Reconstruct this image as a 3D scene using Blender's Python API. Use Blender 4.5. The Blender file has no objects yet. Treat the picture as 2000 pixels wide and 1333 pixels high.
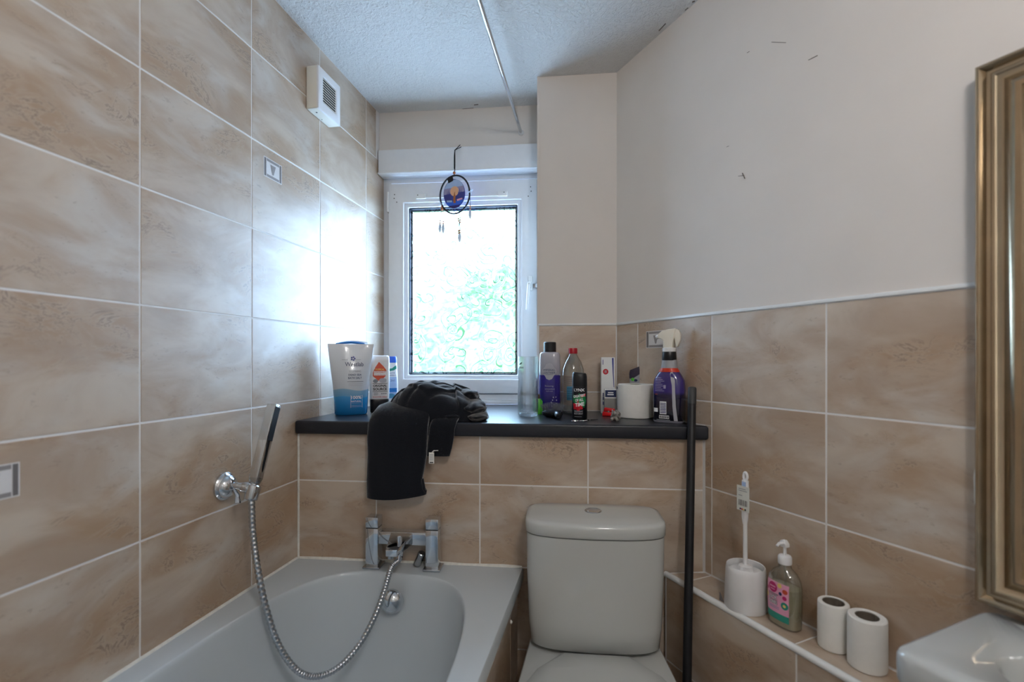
import bpy, bmesh, math, random
from mathutils import Vector, Matrix, noise
rnd = random.Random(11)
scn = bpy.context.scene
COL = scn.collection
PI = math.pi

# ------------------------------------------------------------------ camera
F, CYP, YAW, CZ = 946.18, 702.7, -0.1887, 1.24        # focal length and horizon in pixels of the 2000x1333 frame
cd = bpy.data.cameras.new('camera')
cam = bpy.data.objects.new('camera', cd); COL.objects.link(cam)
cd.sensor_width = 36; cd.lens = F*36/2000; cd.shift_y = (CYP-666.5)/2000
cd.clip_start = 0.02
cam.location = (0, 0, CZ); cam.rotation_euler = (PI/2, 0, -YAW)
cd.dof.use_dof = True; cd.dof.focus_distance = 1.75; cd.dof.aperture_fstop = 2.4
scn.camera = cam

# ------------------------------------------------------------------ world, daylight, exposure
world = bpy.data.worlds.new('overcast_sky'); scn.world = world; world.use_nodes = True
wn = world.node_tree.nodes; wl = world.node_tree.links
bg = wn['Background']
SKY = 18.0
wtc = wn.new('ShaderNodeTexCoord'); wns = wn.new('ShaderNodeTexNoise'); wns.inputs['Scale'].default_value = 1.6
wl.new(wtc.outputs['Generated'], wns.inputs['Vector'])
wr = wn.new('ShaderNodeValToRGB')
wr.color_ramp.elements[0].color = (0.43, 0.63, 1.0, 1); wr.color_ramp.elements[1].color = (0.53, 0.71, 1.0, 1)
wl.new(wns.outputs['Fac'], wr.inputs['Fac']); wl.new(wr.outputs['Color'], bg.inputs['Color'])
bg.inputs['Strength'].default_value = SKY
pl = bpy.data.lights.new('window_portal', 'AREA'); pl.shape = 'RECTANGLE'; pl.size = 0.62; pl.size_y = 0.86
pl.cycles.is_portal = True
plo = bpy.data.objects.new('window_portal', pl); COL.objects.link(plo)
plo.location = (-0.60, 2.17, 1.55); plo.rotation_euler = (PI/2, 0, 0.0894+PI)
plo.rotation_euler = (-PI/2, 0, 0.0894)
LAMP = 34.0; LAMP_COL = (1, .96, .94, 1)
vs = scn.view_settings
vs.view_transform = 'Standard'; vs.look = 'None'; vs.exposure = 0.7; vs.gamma = 1.0; vs.use_curve_mapping = False
scn.cycles.use_denoising = True
scn.cycles.use_adaptive_sampling = True; scn.cycles.adaptive_threshold = .03; scn.cycles.adaptive_min_samples = 16
scn.cycles.max_bounces = 9; scn.cycles.diffuse_bounces = 4; scn.cycles.glossy_bounces = 3
scn.cycles.transmission_bounces = 10; scn.cycles.transparent_max_bounces = 16
scn.cycles.sample_clamp_indirect = 10.0
scn.cycles.caustics_reflective = False

# ------------------------------------------------------------------ pixel -> point helpers
_c, _s = math.cos(YAW), math.sin(YAW)
def ray(px, py):
    u = (px-1000)/F; v = -(py-CYP)/F
    return Vector((u*_c+_s, -u*_s+_c, v))
CAMP = Vector((0, 0, CZ))
def onX(px, py, X): r = ray(px, py); return CAMP + r*(X/r.x)
def onY(px, py, Y): r = ray(px, py); return CAMP + r*(Y/r.y)
def onZ(px, py, Z): r = ray(px, py); return CAMP + r*((Z-CZ)/r.z)
def atD(px, py, d): return CAMP + ray(px, py)*d
def onP(px, py, p0, n):
    r = ray(px, py); return CAMP + r*((Vector(p0)-CAMP).dot(Vector(n))/r.dot(Vector(n)))
def face(p): return math.atan2(-p[0], p[1])            # turn a thing's front (-y) to the camera's side of the room

# ------------------------------------------------------------------ room numbers (metres)
XL = -0.9735; BT = 0.0896; BETA = math.atan(BT)
EX = Vector((math.cos(BETA), math.sin(BETA), 0)); NB = Vector((math.sin(BETA), -math.cos(BETA), 0))
TH = 0.6106; PR = Vector((0.1156, 1.7681, 0)); DR = Vector((math.sin(TH), -math.cos(TH), 0)); NR = Vector((math.cos(TH), math.sin(TH), 0))
CEIL = 2.325; SILL = 1.045; RIM = 0.60; LEDGE = 0.61
TW, THH = 0.333, 0.253

# ------------------------------------------------------------------ materials
MATS = {}
def lin(c):
    if isinstance(c, str):
        c = [int(c[i:i+2], 16)/255 for i in (0, 2, 4)]
        c = [x/12.92 if x <= .04045 else ((x+.055)/1.055)**2.4 for x in c]
    return (c[0], c[1], c[2], 1)
def mat(name, col, rough=.5, metal=0., var=.06, vscale=40., bump=0., bscale=200., trans=0., ior=1.45, coat=0., sheen=0., alpha=1., spec=.5, sss=0.):
    if name in MATS: return MATS[name]
    m = bpy.data.materials.new(name); m.use_nodes = True; MATS[name] = m
    nt = m.node_tree; b = nt.nodes['Principled BSDF']; L = nt.links
    tc = nt.nodes.new('ShaderNodeTexCoord'); nz = nt.nodes.new('ShaderNodeTexNoise')
    nz.inputs['Scale'].default_value = vscale; nz.inputs['Detail'].default_value = 3
    L.new(tc.outputs['Object'], nz.inputs['Vector'])
    rp = nt.nodes.new('ShaderNodeValToRGB'); c = lin(col)
    rp.color_ramp.elements[0].position = .3; rp.color_ramp.elements[1].position = .7
    rp.color_ramp.elements[0].color = tuple(x*(1-var) for x in c[:3])+(1,); rp.color_ramp.elements[1].color = tuple(min(1, x*(1+var)) for x in c[:3])+(1,)
    L.new(nz.outputs['Fac'], rp.inputs['Fac']); L.new(rp.outputs['Color'], b.inputs['Base Color'])
    b.inputs['Roughness'].default_value = rough; b.inputs['Metallic'].default_value = metal
    b.inputs['Transmission Weight'].default_value = trans; b.inputs['IOR'].default_value = ior
    b.inputs['Coat Weight'].default_value = coat; b.inputs['Sheen Weight'].default_value = sheen
    b.inputs['Alpha'].default_value = alpha; b.inputs['Specular IOR Level'].default_value = spec
    b.inputs['Subsurface Weight'].default_value = sss
    if bump:
        n2 = nt.nodes.new('ShaderNodeTexNoise'); n2.inputs['Scale'].default_value = bscale; n2.inputs['Detail'].default_value = 4
        L.new(tc.outputs['Object'], n2.inputs['Vector'])
        bp = nt.nodes.new('ShaderNodeBump'); bp.inputs['Strength'].default_value = bump; bp.inputs['Distance'].default_value = .002
        L.new(n2.outputs['Fac'], bp.inputs['Height']); L.new(bp.outputs['Normal'], b.inputs['Normal'])
    return m

class NT:                                               # tiny node helper
    def __init__(s, m): s.t = m.node_tree; s.n = s.t.nodes; s.l = s.t.links
    def add(s, typ, **kw):
        o = s.n.new(typ)
        for k, v in kw.items(): setattr(o, k, v)
        return o
    def math(s, op, a, b=None, c=None):
        o = s.add('ShaderNodeMath', operation=op)
        for i, v in enumerate((a, b, c)):
            if v is None: continue
            if isinstance(v, (int, float)): o.inputs[i].default_value = v
            else: s.l.new(v, o.inputs[i])
        return o.outputs[0]
    def mix(s, fac, a, b):
        o = s.add('ShaderNodeMix', data_type='RGBA')
        for sock, v in ((o.inputs[0], fac), (o.inputs[6], a), (o.inputs[7], b)):
            if isinstance(v, (int, float)): sock.default_value = v
            elif isinstance(v, tuple): sock.default_value = v
            else: s.l.new(v, sock)
        return o.outputs[2]
    def sstep(s, v, lo, hi):
        o = s.add('ShaderNodeMapRange', interpolation_type='SMOOTHSTEP')
        s.l.new(v, o.inputs[0]); o.inputs[1].default_value = lo; o.inputs[2].default_value = hi
        return o.outputs[0]
    def noise(s, vec, scale, detail=3., rough=.5, dist=0.):
        o = s.add('ShaderNodeTexNoise')
        o.inputs['Scale'].default_value = scale; o.inputs['Detail'].default_value = detail
        o.inputs['Roughness'].default_value = rough; o.inputs['Distortion'].default_value = dist
        s.l.new(vec, o.inputs['Vector']); return o.outputs['Fac']

def tile_material():
    m = bpy.data.materials.new('travertine_tile'); m.use_nodes = True; MATS['tile'] = m
    k = NT(m); b = k.n['Principled BSDF']
    tc = k.add('ShaderNodeTexCoord'); oi = k.add('ShaderNodeObjectInfo')
    off = k.add('ShaderNodeVectorMath', operation='SCALE'); off.inputs[0].default_value = (37.1, 11.3, 23.7)
    k.l.new(oi.outputs['Random'], off.inputs['Scale'])
    ad = k.add('ShaderNodeVectorMath', operation='ADD'); k.l.new(tc.outputs['Object'], ad.inputs[0]); k.l.new(off.outputs[0], ad.inputs[1])
    mp = k.add('ShaderNodeMapping'); mp.inputs['Rotation'].default_value = (0, math.radians(38), 0); mp.inputs['Scale'].default_value = (.62, 1, 1.25)
    k.l.new(ad.outputs[0], mp.inputs['Vector']); v = mp.outputs[0]
    cn = k.add('ShaderNodeTexNoise'); cn.inputs['Scale'].default_value = 7.; cn.inputs['Detail'].default_value = 5; cn.inputs['Roughness'].default_value = .55; cn.inputs['Distortion'].default_value = .5
    k.l.new(v, cn.inputs['Vector'])
    sp_ = k.add('ShaderNodeSeparateColor'); k.l.new(cn.outputs['Color'], sp_.inputs[0]); nr_, ng_, nb_ = sp_.outputs
    c1 = k.mix(k.sstep(nr_, .34, .66), lin('ae9883'), lin('c8b8a6'))
    c2 = k.mix(k.math('MULTIPLY', k.sstep(nb_, .5, .7), .75), c1, lin('cbc3b9'))
    c2 = k.mix(k.math('MULTIPLY', k.sstep(ng_, .44, .64), .62), c2, lin('a5835f'))
    rn = k.noise(v, 11, 6, .66, 1.0)
    ridge = k.math('ABSOLUTE', k.math('SUBTRACT', rn, .5))
    band = k.sstep(ng_, .51, .66)
    vm = k.math('MULTIPLY', k.math('MULTIPLY', k.math('SUBTRACT', 1., k.sstep(ridge, .002, .018)), band), .55)
    halo = k.math('MULTIPLY', k.math('MULTIPLY', k.math('SUBTRACT', 1., k.sstep(ridge, .02, .07)), band), .25)
    c3 = k.mix(halo, c2, lin('cdbfae')); c3 = k.mix(vm, c3, lin('684f3b'))
    pit = k.sstep(k.noise(v, 80, 2, .6), .62, .72)
    c4 = k.mix(k.math('MULTIPLY', k.math('MULTIPLY', pit, k.sstep(nb_, .42, .6)), .30), c3, lin('7d634b'))
    k.l.new(c4, b.inputs['Base Color'])
    b.inputs['Roughness'].default_value = .40; b.inputs['Specular IOR Level'].default_value = .7; b.inputs['Coat Weight'].default_value = .7; b.inputs['Coat Roughness'].default_value = .52; b.inputs['Coat IOR'].default_value = 1.6
    return m
tile_material()

def ceiling_material():
    m = bpy.data.materials.new('stippled_plaster'); m.use_nodes = True; MATS['artex'] = m
    k = NT(m); b = k.n['Principled BSDF']; tc = k.add('ShaderNodeTexCoord'); v = tc.outputs['Object']
    b.inputs['Base Color'].default_value = lin('d9d8d6'); b.inputs['Roughness'].default_value = .65
    n1 = k.noise(v, 55, 3, .55, 1.0); n2 = k.noise(v, 110, 2, .5, .5)
    h = k.math('ADD', k.sstep(n1, .42, .60), k.math('MULTIPLY', k.sstep(n2, .5, .7), .7))
    bp = k.add('ShaderNodeBump'); bp.inputs['Strength'].default_value = .55; bp.inputs['Distance'].default_value = .004
    k.l.new(h, bp.inputs['Height']); k.l.new(bp.outputs['Normal'], b.inputs['Normal'])
ceiling_material()

def glass_pane_material():
    m = bpy.data.materials.new('obscure_swirl_glass'); m.use_nodes = True; MATS['pane'] = m
    k = NT(m); k.n.remove(k.n['Principled BSDF']); out = k.n['Material Output']
    tc = k.add('ShaderNodeTexCoord'); v = tc.outputs['Object']
    def curls(scale, seed, freq, wid, rmax):
        mp = k.add('ShaderNodeMapping'); mp.inputs['Location'].default_value = (seed, 0.37, seed*1.7); mp.inputs['Scale'].default_value = (1, 0, 1)
        nd = k.add('ShaderNodeTexNoise'); nd.inputs['Scale'].default_value = 9; nd.inputs['Detail'].default_value = 1
        k.l.new(v, nd.inputs['Vector'])
        sc = k.add('ShaderNodeVectorMath', operation='SCALE'); sc.inputs['Scale'].default_value = .075
        k.l.new(nd.outputs['Color'], sc.inputs[0])
        ad = k.add('ShaderNodeVectorMath', operation='ADD'); k.l.new(v, ad.inputs[0]); k.l.new(sc.outputs[0], ad.inputs[1])
        k.l.new(ad.outputs[0], mp.inputs['Vector'])
        vo = k.add('ShaderNodeTexVoronoi', voronoi_dimensions='3D'); vo.inputs['Scale'].default_value = scale; vo.inputs['Randomness'].default_value = .85
        k.l.new(mp.outputs[0], vo.inputs['Vector'])
        d = vo.outputs['Distance']
        # spiral: radius plus angle around the cell centre
        df = k.add('ShaderNodeVectorMath', operation='SUBTRACT'); k.l.new(mp.outputs[0], df.inputs[0])
        k.l.new(vo.outputs['Position'], df.inputs[1])
        sx = k.add('ShaderNodeSeparateXYZ'); k.l.new(df.outputs[0], sx.inputs[0])
        ang = k.math('ARCTAN2', sx.outputs['Z'], sx.outputs['X'])
        ph = k.math('ADD', k.math('MULTIPLY', d, freq), k.math('MULTIPLY', ang, 1.0))
        sw = k.math('ABSOLUTE', k.math('SINE', k.math('MULTIPLY', ph, .5)))
        line = k.math('SUBTRACT', 1., k.sstep(sw, wid*.35, wid))
        return k.math('MULTIPLY', line, k.math('SUBTRACT', 1., k.sstep(d, rmax, rmax+.06)))
    a = curls(11.5, 3.1, 30., .42, .52); c_ = curls(8., 7.7, 26., .30, .60)
    rid = k.math('MAXIMUM', a, k.math('MULTIPLY', c_, .9))
    bp = k.add('ShaderNodeBump'); bp.inputs['Strength'].default_value = .9; bp.inputs['Distance'].default_value = .004
    k.l.new(rid, bp.inputs['Height'])
    tr = k.add('ShaderNodeBsdfTransparent'); tr.inputs['Color'].default_value = (.93, .97, .95, 1)
    r0 = k.add('ShaderNodeBsdfRefraction'); r0.inputs['Color'].default_value = (.93, .97, .95, 1); r0.inputs['IOR'].default_value = 1.45; r0.inputs['Roughness'].default_value = .22
    rf = k.add('ShaderNodeBsdfRefraction'); rf.inputs['Color'].default_value = (.40, .46, .43, 1); rf.inputs['IOR'].default_value = 1.45; rf.inputs['Roughness'].default_value = .12
    k.l.new(bp.outputs['Normal'], rf.inputs['Normal'])
    gl = k.add('ShaderNodeBsdfGlossy'); gl.inputs['Roughness'].default_value = .12
    k.l.new(bp.outputs['Normal'], gl.inputs['Normal'])
    m1 = k.add('ShaderNodeMixShader'); m1.inputs[0].default_value = .2; k.l.new(tr.outputs[0], m1.inputs[1]); k.l.new(r0.outputs[0], m1.inputs[2])
    m2 = k.add('ShaderNodeMixShader'); k.l.new(k.math('MULTIPLY', rid, .92), m2.inputs[0]); k.l.new(m1.outputs[0], m2.inputs[1]); k.l.new(rf.outputs[0], m2.inputs[2])
    m3 = k.add('ShaderNodeMixShader'); m3.inputs[0].default_value = .05; k.l.new(m2.outputs[0], m3.inputs[1]); k.l.new(gl.outputs[0], m3.inputs[2])
    k.l.new(m3.outputs[0], out.inputs['Surface'])
glass_pane_material()

def clear_material(name, tint=(.93, .97, .97, 1), gloss=.10, refr=.30):
    # thin clear plastic or glass wall: mostly see-through with a refracting share and a mirror-like skin at grazing angles
    m = bpy.data.materials.new(name); m.use_nodes = True; MATS[name] = m
    k = NT(m); k.n.remove(k.n['Principled BSDF']); out = k.n['Material Output']
    tr = k.add('ShaderNodeBsdfTransparent'); tr.inputs['Color'].default_value = tint
    rf = k.add('ShaderNodeBsdfRefraction'); rf.inputs['IOR'].default_value = 1.12; rf.inputs['Color'].default_value = tint; rf.inputs['Roughness'].default_value = .02
    gl = k.add('ShaderNodeBsdfGlossy'); gl.inputs['Roughness'].default_value = .04
    lw = k.add('ShaderNodeLayerWeight'); lw.inputs['Blend'].default_value = .35
    f = k.math('ADD', k.math('MULTIPLY', lw.outputs['Facing'], .55), gloss)
    a = k.add('ShaderNodeMixShader'); a.inputs[0].default_value = refr; k.l.new(tr.outputs[0], a.inputs[1]); k.l.new(rf.outputs[0], a.inputs[2])
    b = k.add('ShaderNodeMixShader'); k.l.new(f, b.inputs[0]); k.l.new(a.outputs[0], b.inputs[1]); k.l.new(gl.outputs[0], b.inputs[2])
    k.l.new(b.outputs[0], out.inputs['Surface'])
clear_material('clear_plastic'); clear_material('clear_glass', (.96, .98, .99, 1), .10, .35)

def zramp_material(name, stops, rough=.35, wave=0., wfreq=60., coat=0.):
    m = bpy.data.materials.new(name); m.use_nodes = True; MATS[name] = m
    k = NT(m); b = k.n['Principled BSDF']; tc = k.add('ShaderNodeTexCoord')
    sx = k.add('ShaderNodeSeparateXYZ'); k.l.new(tc.outputs['Object'], sx.inputs[0])
    z = sx.outputs['Z']
    if wave: z = k.math('ADD', z, k.math('MULTIPLY', k.math('SINE', k.math('MULTIPLY', sx.outputs['X'], wfreq)), wave))
    zmax = stops[-1][0]
    zz = k.math('DIVIDE', z, zmax)
    rp = k.add('ShaderNodeValToRGB'); el = rp.color_ramp.elements
    for i, (p, c) in enumerate(stops):
        e = el[i] if i < 2 else el.new(p/zmax)
        e.position = p/zmax; e.color = lin(c)
    k.l.new(zz, rp.inputs['Fac']); k.l.new(rp.outputs['Color'], b.inputs['Base Color'])
    b.inputs['Roughness'].default_value = rough; b.inputs['Coat Weight'].default_value = coat

mat('paint', 'ddd6cf', .72, var=.02, vscale=6, bump=.12, bscale=60)
mat('grout', 'e6e4e2', .7, var=.03)
mat('white_upvc', 'e8ebef', .28, var=.015)
mat('white_gloss', 'eceeee', .22, var=.015)
mat('acrylic', 'c8d0d5', .10, var=.008, vscale=3)
mat('ceramic', 'c0c3c1', .07, var=.008, vscale=3, coat=.3)
mat('sealant', 'e6e5de', .35, var=.08, vscale=90)
mat('chrome', 'd3d7dc', .06, 1., var=.01)
mat('chrome_soft', 'b9bdc2', .22, 1., var=.02)
mat('dark_laminate', '23252c', .33, var=.10, vscale=160, bump=.10, bscale=420)
mat('rubber', '1a2336', .5)
mat('black_plastic', '15171c', .32, var=.05)
mat('black_satin', '1c1d21', .42, var=.05)
mat('towel', '0b1019', .95, var=.4, vscale=420, bump=.9, bscale=620, sheen=.85)
MATS['towel'].node_tree.nodes['Principled BSDF'].inputs['Sheen Roughness'].default_value = .28
mat('tissue', 'ecebe6', .9, var=.02, bump=.35, bscale=160)
mat('card_core', '6b6257', .85)
mat('white_plastic', 'e9e9ea', .30, var=.01)
mat('cream_plastic', 'e6e2d6', .35, var=.01)
mat('gold', 'b5a58d', .24, 1., var=.10, vscale=14)
mat('mirror', 'e6e8e8', .01, 1., var=.0)
mat('floor_vinyl', '6f6459', .45, var=.25, vscale=12)
mat('leaf', '86b077', .5, var=.35, vscale=9)
mat('bark', '5b4a3a', .85, var=.3)
mat('wood_bead', 'b0683a', .5, var=.2, vscale=300)
mat('feather', 'cfdcee', .8, var=.15, vscale=200)
mat('leather_cord', '1a1b20', .7)
for nm, col in dict(ink_navy='1f2f5c', ink_black='14161a', ink_grey='8b9097', ink_white='f1f2f4', ink_blue='2477c4', ink_red='c9162b', ink_orange='d2553a', ink_yellow='efd37a',
                    ink_green='1d8a4e', ink_teal='2a8f7e', ink_pink='eaa6c4', ink_magenta='c32a6f', ink_purple='2f2470', ink_lilac='9a94b8', ink_skyblue='4d92b5', ink_silver='b3b3bb',
                    ink_motif='938e8d', ink_motif_dark='75706f', ink_motif_light='dcd9d8', ink_peach='e6b18a', ink_indigo='3a3f8e', ink_brightblue='2b63d6', ink_paleblue='a9c2e6').items():
    mat(nm, col, .4, var=.03)
mat('scuff_ink', '6b625b', .8)

# ------------------------------------------------------------------ mesh helpers
class MB:
    def __init__(s): s.v = []; s.f = []
    def add(s, vs, fs):
        o = len(s.v); s.v += [tuple(v) for v in vs]; s.f += [tuple(i+o for i in f) for f in fs]; return s
    def box(s, x0, x1, y0, y1, z0, z1):
        return s.add([(x, y, z) for z in (z0, z1) for y in (y0, y1) for x in (x0, x1)], [(0, 2, 3, 1), (4, 5, 7, 6), (0, 1, 5, 4), (2, 6, 7, 3), (0, 4, 6, 2), (1, 3, 7, 5)])
    def prism(s, poly, z0, z1):
        n = len(poly)
        a = sum(poly[i][0]*poly[(i+1) % n][1]-poly[(i+1) % n][0]*poly[i][1] for i in range(n))
        if a < 0: poly = poly[::-1]
        return s.add([(x, y, z0) for x, y in poly]+[(x, y, z1) for x, y in poly],
                     [tuple(range(n-1, -1, -1)), tuple(range(n, 2*n))]+[(i, (i+1) % n, (i+1) % n+n, i+n) for i in range(n)])
    def loft(s, loops, cap0=True, cap1=True):
        n = len(loops[0]); vs = [p for l in loops for p in l]; fs = []
        for j in range(len(loops)-1):
            for i in range(n):
                fs.append((j*n+i, j*n+(i+1) % n, (j+1)*n+(i+1) % n, (j+1)*n+i))
        if cap0: fs.append(tuple(range(n-1, -1, -1)))
        if cap1: fs.append(tuple(range((len(loops)-1)*n, len(loops)*n)))
        return s.add(vs, fs)
    def lathe(s, prof, seg=32, M=None, cap0=True, cap1=True):
        loops = []
        for r, z in prof:
            l = [Vector((max(r, 1e-5)*math.cos(2*PI*i/seg), max(r, 1e-5)*math.sin(2*PI*i/seg), z)) for i in range(seg)]
            if M is not None: l = [M @ p for p in l]
            loops.append(l)
        return s.loft(loops, cap0, cap1)
    def tube(s, pts, r, seg=10, closed=False, flat=1.):
        pts = [Vector(p) for p in pts]; n = len(pts); rs = r if isinstance(r, (list, tuple)) else [r]*n
        loops = []; up = None
        for i, p in enumerate(pts):
            if closed: t = pts[(i+1) % n]-pts[i-1]
            else: t = pts[min(i+1, n-1)]-pts[max(i-1, 0)]
            t.normalize()
            if up is None:
                up = Vector((0, 0, 1)) if abs(t.z) < .9 else Vector((0, 1, 0))
            a = (up - t*up.dot(t)); a.normalize(); b = t.cross(a); up = a
            loops.append([p+(a*math.cos(2*PI*k/seg)*flat+b*math.sin(2*PI*k/seg))*rs[i] for k in range(seg)])
        if closed:
            loops.append(loops[0]); return s.loft(loops, False, False)
        return s.loft(loops)
    def build(s, name, m, parent=None, loc=None, rot=None, smooth=35, bevel=0., seg=2):
        me = bpy.data.meshes.new(name); me.from_pydata(s.v, [], s.f)
        bm = bmesh.new(); bm.from_mesh(me)
        bmesh.ops.remove_doubles(bm, verts=bm.verts, dist=1e-6)
        bmesh.ops.recalc_face_normals(bm, faces=bm.faces)
        if bevel:
            eds = [e for e in bm.edges if len(e.link_faces) == 2 and e.calc_face_angle(0) > .6]
            bmesh.ops.bevel(bm, geom=eds, offset=bevel, segments=seg, profile=.5, affect='EDGES', clamp_overlap=True)
        bm.to_mesh(me); bm.free()
        me.materials.append(MATS[m] if isinstance(m, str) else m)
        if smooth:
            me.shade_smooth(); me.set_sharp_from_angle(angle=math.radians(smooth))
        o = bpy.data.objects.new(name, me); COL.objects.link(o)
        if parent is not None: o.parent = parent
        if loc is not None: o.location = loc
        if rot is not None: o.rotation_euler = rot
        return o
def quick(name, m, parent=None, **kw): return kw
def tag(o, label=None, cat=None, group=None, kind=None):
    if label: o['label'] = label
    if cat: o['category'] = cat
    if group: o['group'] = group
    if kind: o['kind'] = kind
    return o
def thing(name, label, cat, loc=(0, 0, 0), rz=0., group=None):
    o = bpy.data.objects.new(name, None); COL.objects.link(o); o.location = loc; o.rotation_euler = (0, 0, rz)
    o.empty_display_size = .05
    return tag(o, label, cat, group)
def box(name, m, parent, x0, x1, y0, y1, z0, z1, bevel=0., seg=2): return MB().box(x0, x1, y0, y1, z0, z1).build(name, m, parent, bevel=bevel, seg=seg)
def cyl(name, m, parent, p0, p1, r, seg=20, r1=None, bevel=0.):
    p0, p1 = Vector(p0), Vector(p1); L = (p1-p0).length
    q = (p1-p0).to_track_quat('Z', 'Y').to_matrix().to_4x4(); M = Matrix.Translation(p0) @ q
    r1 = r if r1 is None else r1; b = bevel
    prof = [(r-b, 0), (r, b), (r1, L-b), (r1-b, L)] if b else [(r, 0), (r1, L)]
    return MB().lathe(prof, seg, M).build(name, m, parent)
def lathe(name, m, parent, prof, seg=32, loc=None, rot=None, cap0=True, cap1=True, M=None, smooth=35):
    return MB().lathe(prof, seg, M, cap0, cap1).build(name, m, parent, loc=loc, rot=rot, smooth=smooth)
def spline(pts, n):                                   # Catmull-Rom through the points
    P = [Vector(p) for p in pts]; P = [P[0]*2-P[1]]+P+[P[-1]*2-P[-2]]; out = []
    m = len(P)-3
    for i in range(n+1):
        t = i/n*m; k = min(int(t), m-1); u = t-k
        a, b, c, d = P[k:k+4]
        out.append(.5*((2*b)+(c-a)*u+(2*a-5*b+4*c-d)*u*u+(-a+3*b-3*c+d)*u**3))
    return out
def sell(rx, ry, n, z, seg=44, ox=0, oy=0):           # superellipse loop
    out = []
    for i in range(seg):
        a = 2*PI*i/seg; c, s = math.cos(a), math.sin(a)
        out.append(Vector((ox+rx*math.copysign(abs(c)**(2/n), c), oy+ry*math.copysign(abs(s)**(2/n), s), z)))
    return out
class Body:
    """A bottle-like body: superellipse sections (z, rx, ry, n); front(x, z) gives the y of its front skin."""
    def __init__(s, secs): s.q = secs
    def sec(s, z):
        q = s.q
        if z <= q[0][0]: return q[0]
        for a, b in zip(q, q[1:]):
            if a[0] <= z <= b[0] and b[0] > a[0]:
                t = (z-a[0])/(b[0]-a[0]); return tuple(a[i]+(b[i]-a[i])*t for i in range(4))
        return q[-1]
    def front(s, x, z):
        _, rx, ry, n = s.sec(z); u = min(.995, abs(x)/max(rx, 1e-5)); return -ry*(1-u**n)**(1/n)
    def build(s, name, m, parent, z0=None, z1=None, grow=0., seg=44, cap0=True, cap1=True):
        z0 = s.q[0][0] if z0 is None else z0; z1 = s.q[-1][0] if z1 is None else z1
        zs = [z0]+[q[0] for q in s.q if z0 < q[0] < z1]+[z1]
        loops = []
        for z in zs:
            _, rx, ry, n = s.sec(z); loops.append(sell(rx+grow, ry+grow, n, z, seg))
        return MB().loft(loops, cap0, cap1).build(name, m, parent, smooth=50)
class Flat:                                            # flat front at y = y0
    def __init__(s, y0): s.y0 = y0
    def front(s, x, z): return s.y0
EPS = .0006
def decal_rect(name, m, parent, B, x0, x1, z0, z1, eps=EPS, nx=10, nz=6, th=.0):
    vs = []; fs = []
    for j in range(nz+1):
        for i in range(nx+1):
            x = x0+(x1-x0)*i/nx; z = z0+(z1-z0)*j/nz; vs.append((x, B.front(x, z)-eps, z))
    for j in range(nz):
        for i in range(nx):
            a = j*(nx+1)+i; fs.append((a, a+1, a+nx+2, a+nx+1))
    return MB().add(vs, fs).build(name, m, parent, smooth=60)
def decal_poly(name, m, parent, B, pts, eps=EPS, rings=5):
    cx = sum(p[0] for p in pts)/len(pts); cz = sum(p[1] for p in pts)/len(pts); n = len(pts)
    vs = [(cx, B.front(cx, cz)-eps, cz)]; fs = []
    for r in range(1, rings+1):
        for p in pts:
            x = cx+(p[0]-cx)*r/rings; z = cz+(p[1]-cz)*r/rings; vs.append((x, B.front(x, z)-eps, z))
    for i in range(n): fs.append((0, 1+i, 1+(i+1) % n))
    for r in range(rings-1):
        for i in range(n):
            a = 1+r*n+i; b = 1+r*n+(i+1) % n; fs.append((a, a+n, b+n, b))
    return MB().add(vs, fs).build(name, m, parent, smooth=60)
def ell(cx, cz, rx, rz, n=28, p=2.): 
    return [(q.x+cx, q.y+cz) for q in sell(rx, rz, p, 0, n)]
def text(name, s, m, parent, B, cx, cz, h, width=None, eps=EPS*2, bold=.0, rot=0., shear=0.):
    cu = bpy.data.curves.new('t', 'FONT'); cu.body = s; cu.size = 1.; cu.align_x = 'CENTER'; cu.align_y = 'CENTER'; cu.offset = bold; cu.resolution_u = 3; cu.shear = shear
    ob = bpy.data.objects.new('t', cu); me = bpy.data.meshes.new_from_object(ob)
    bpy.data.objects.remove(ob); bpy.data.curves.remove(cu)
    if not me.vertices: return None
    xs = [v.co.x for v in me.vertices]; ys = [v.co.y for v in me.vertices]
    w = max(xs)-min(xs); hh = max(ys)-min(ys); mx = (max(xs)+min(xs))/2; my = (max(ys)+min(ys))/2
    sz = h/.72; sx = sz if width is None else width/w
    ca, sa = math.cos(rot), math.sin(rot)
    for v in me.vertices:
        x = (v.co.x-mx)*sx; z = (v.co.y-my)*sz
        X = cx+x*ca-z*sa; Z = cz+x*sa+z*ca
        v.co = (X, B.front(X, Z)-eps, Z)
    me.name = name; me.materials.clear(); me.materials.append(MATS[m])
    o = bpy.data.objects.new(name, me); COL.objects.link(o); o.parent = parent
    return o

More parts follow.
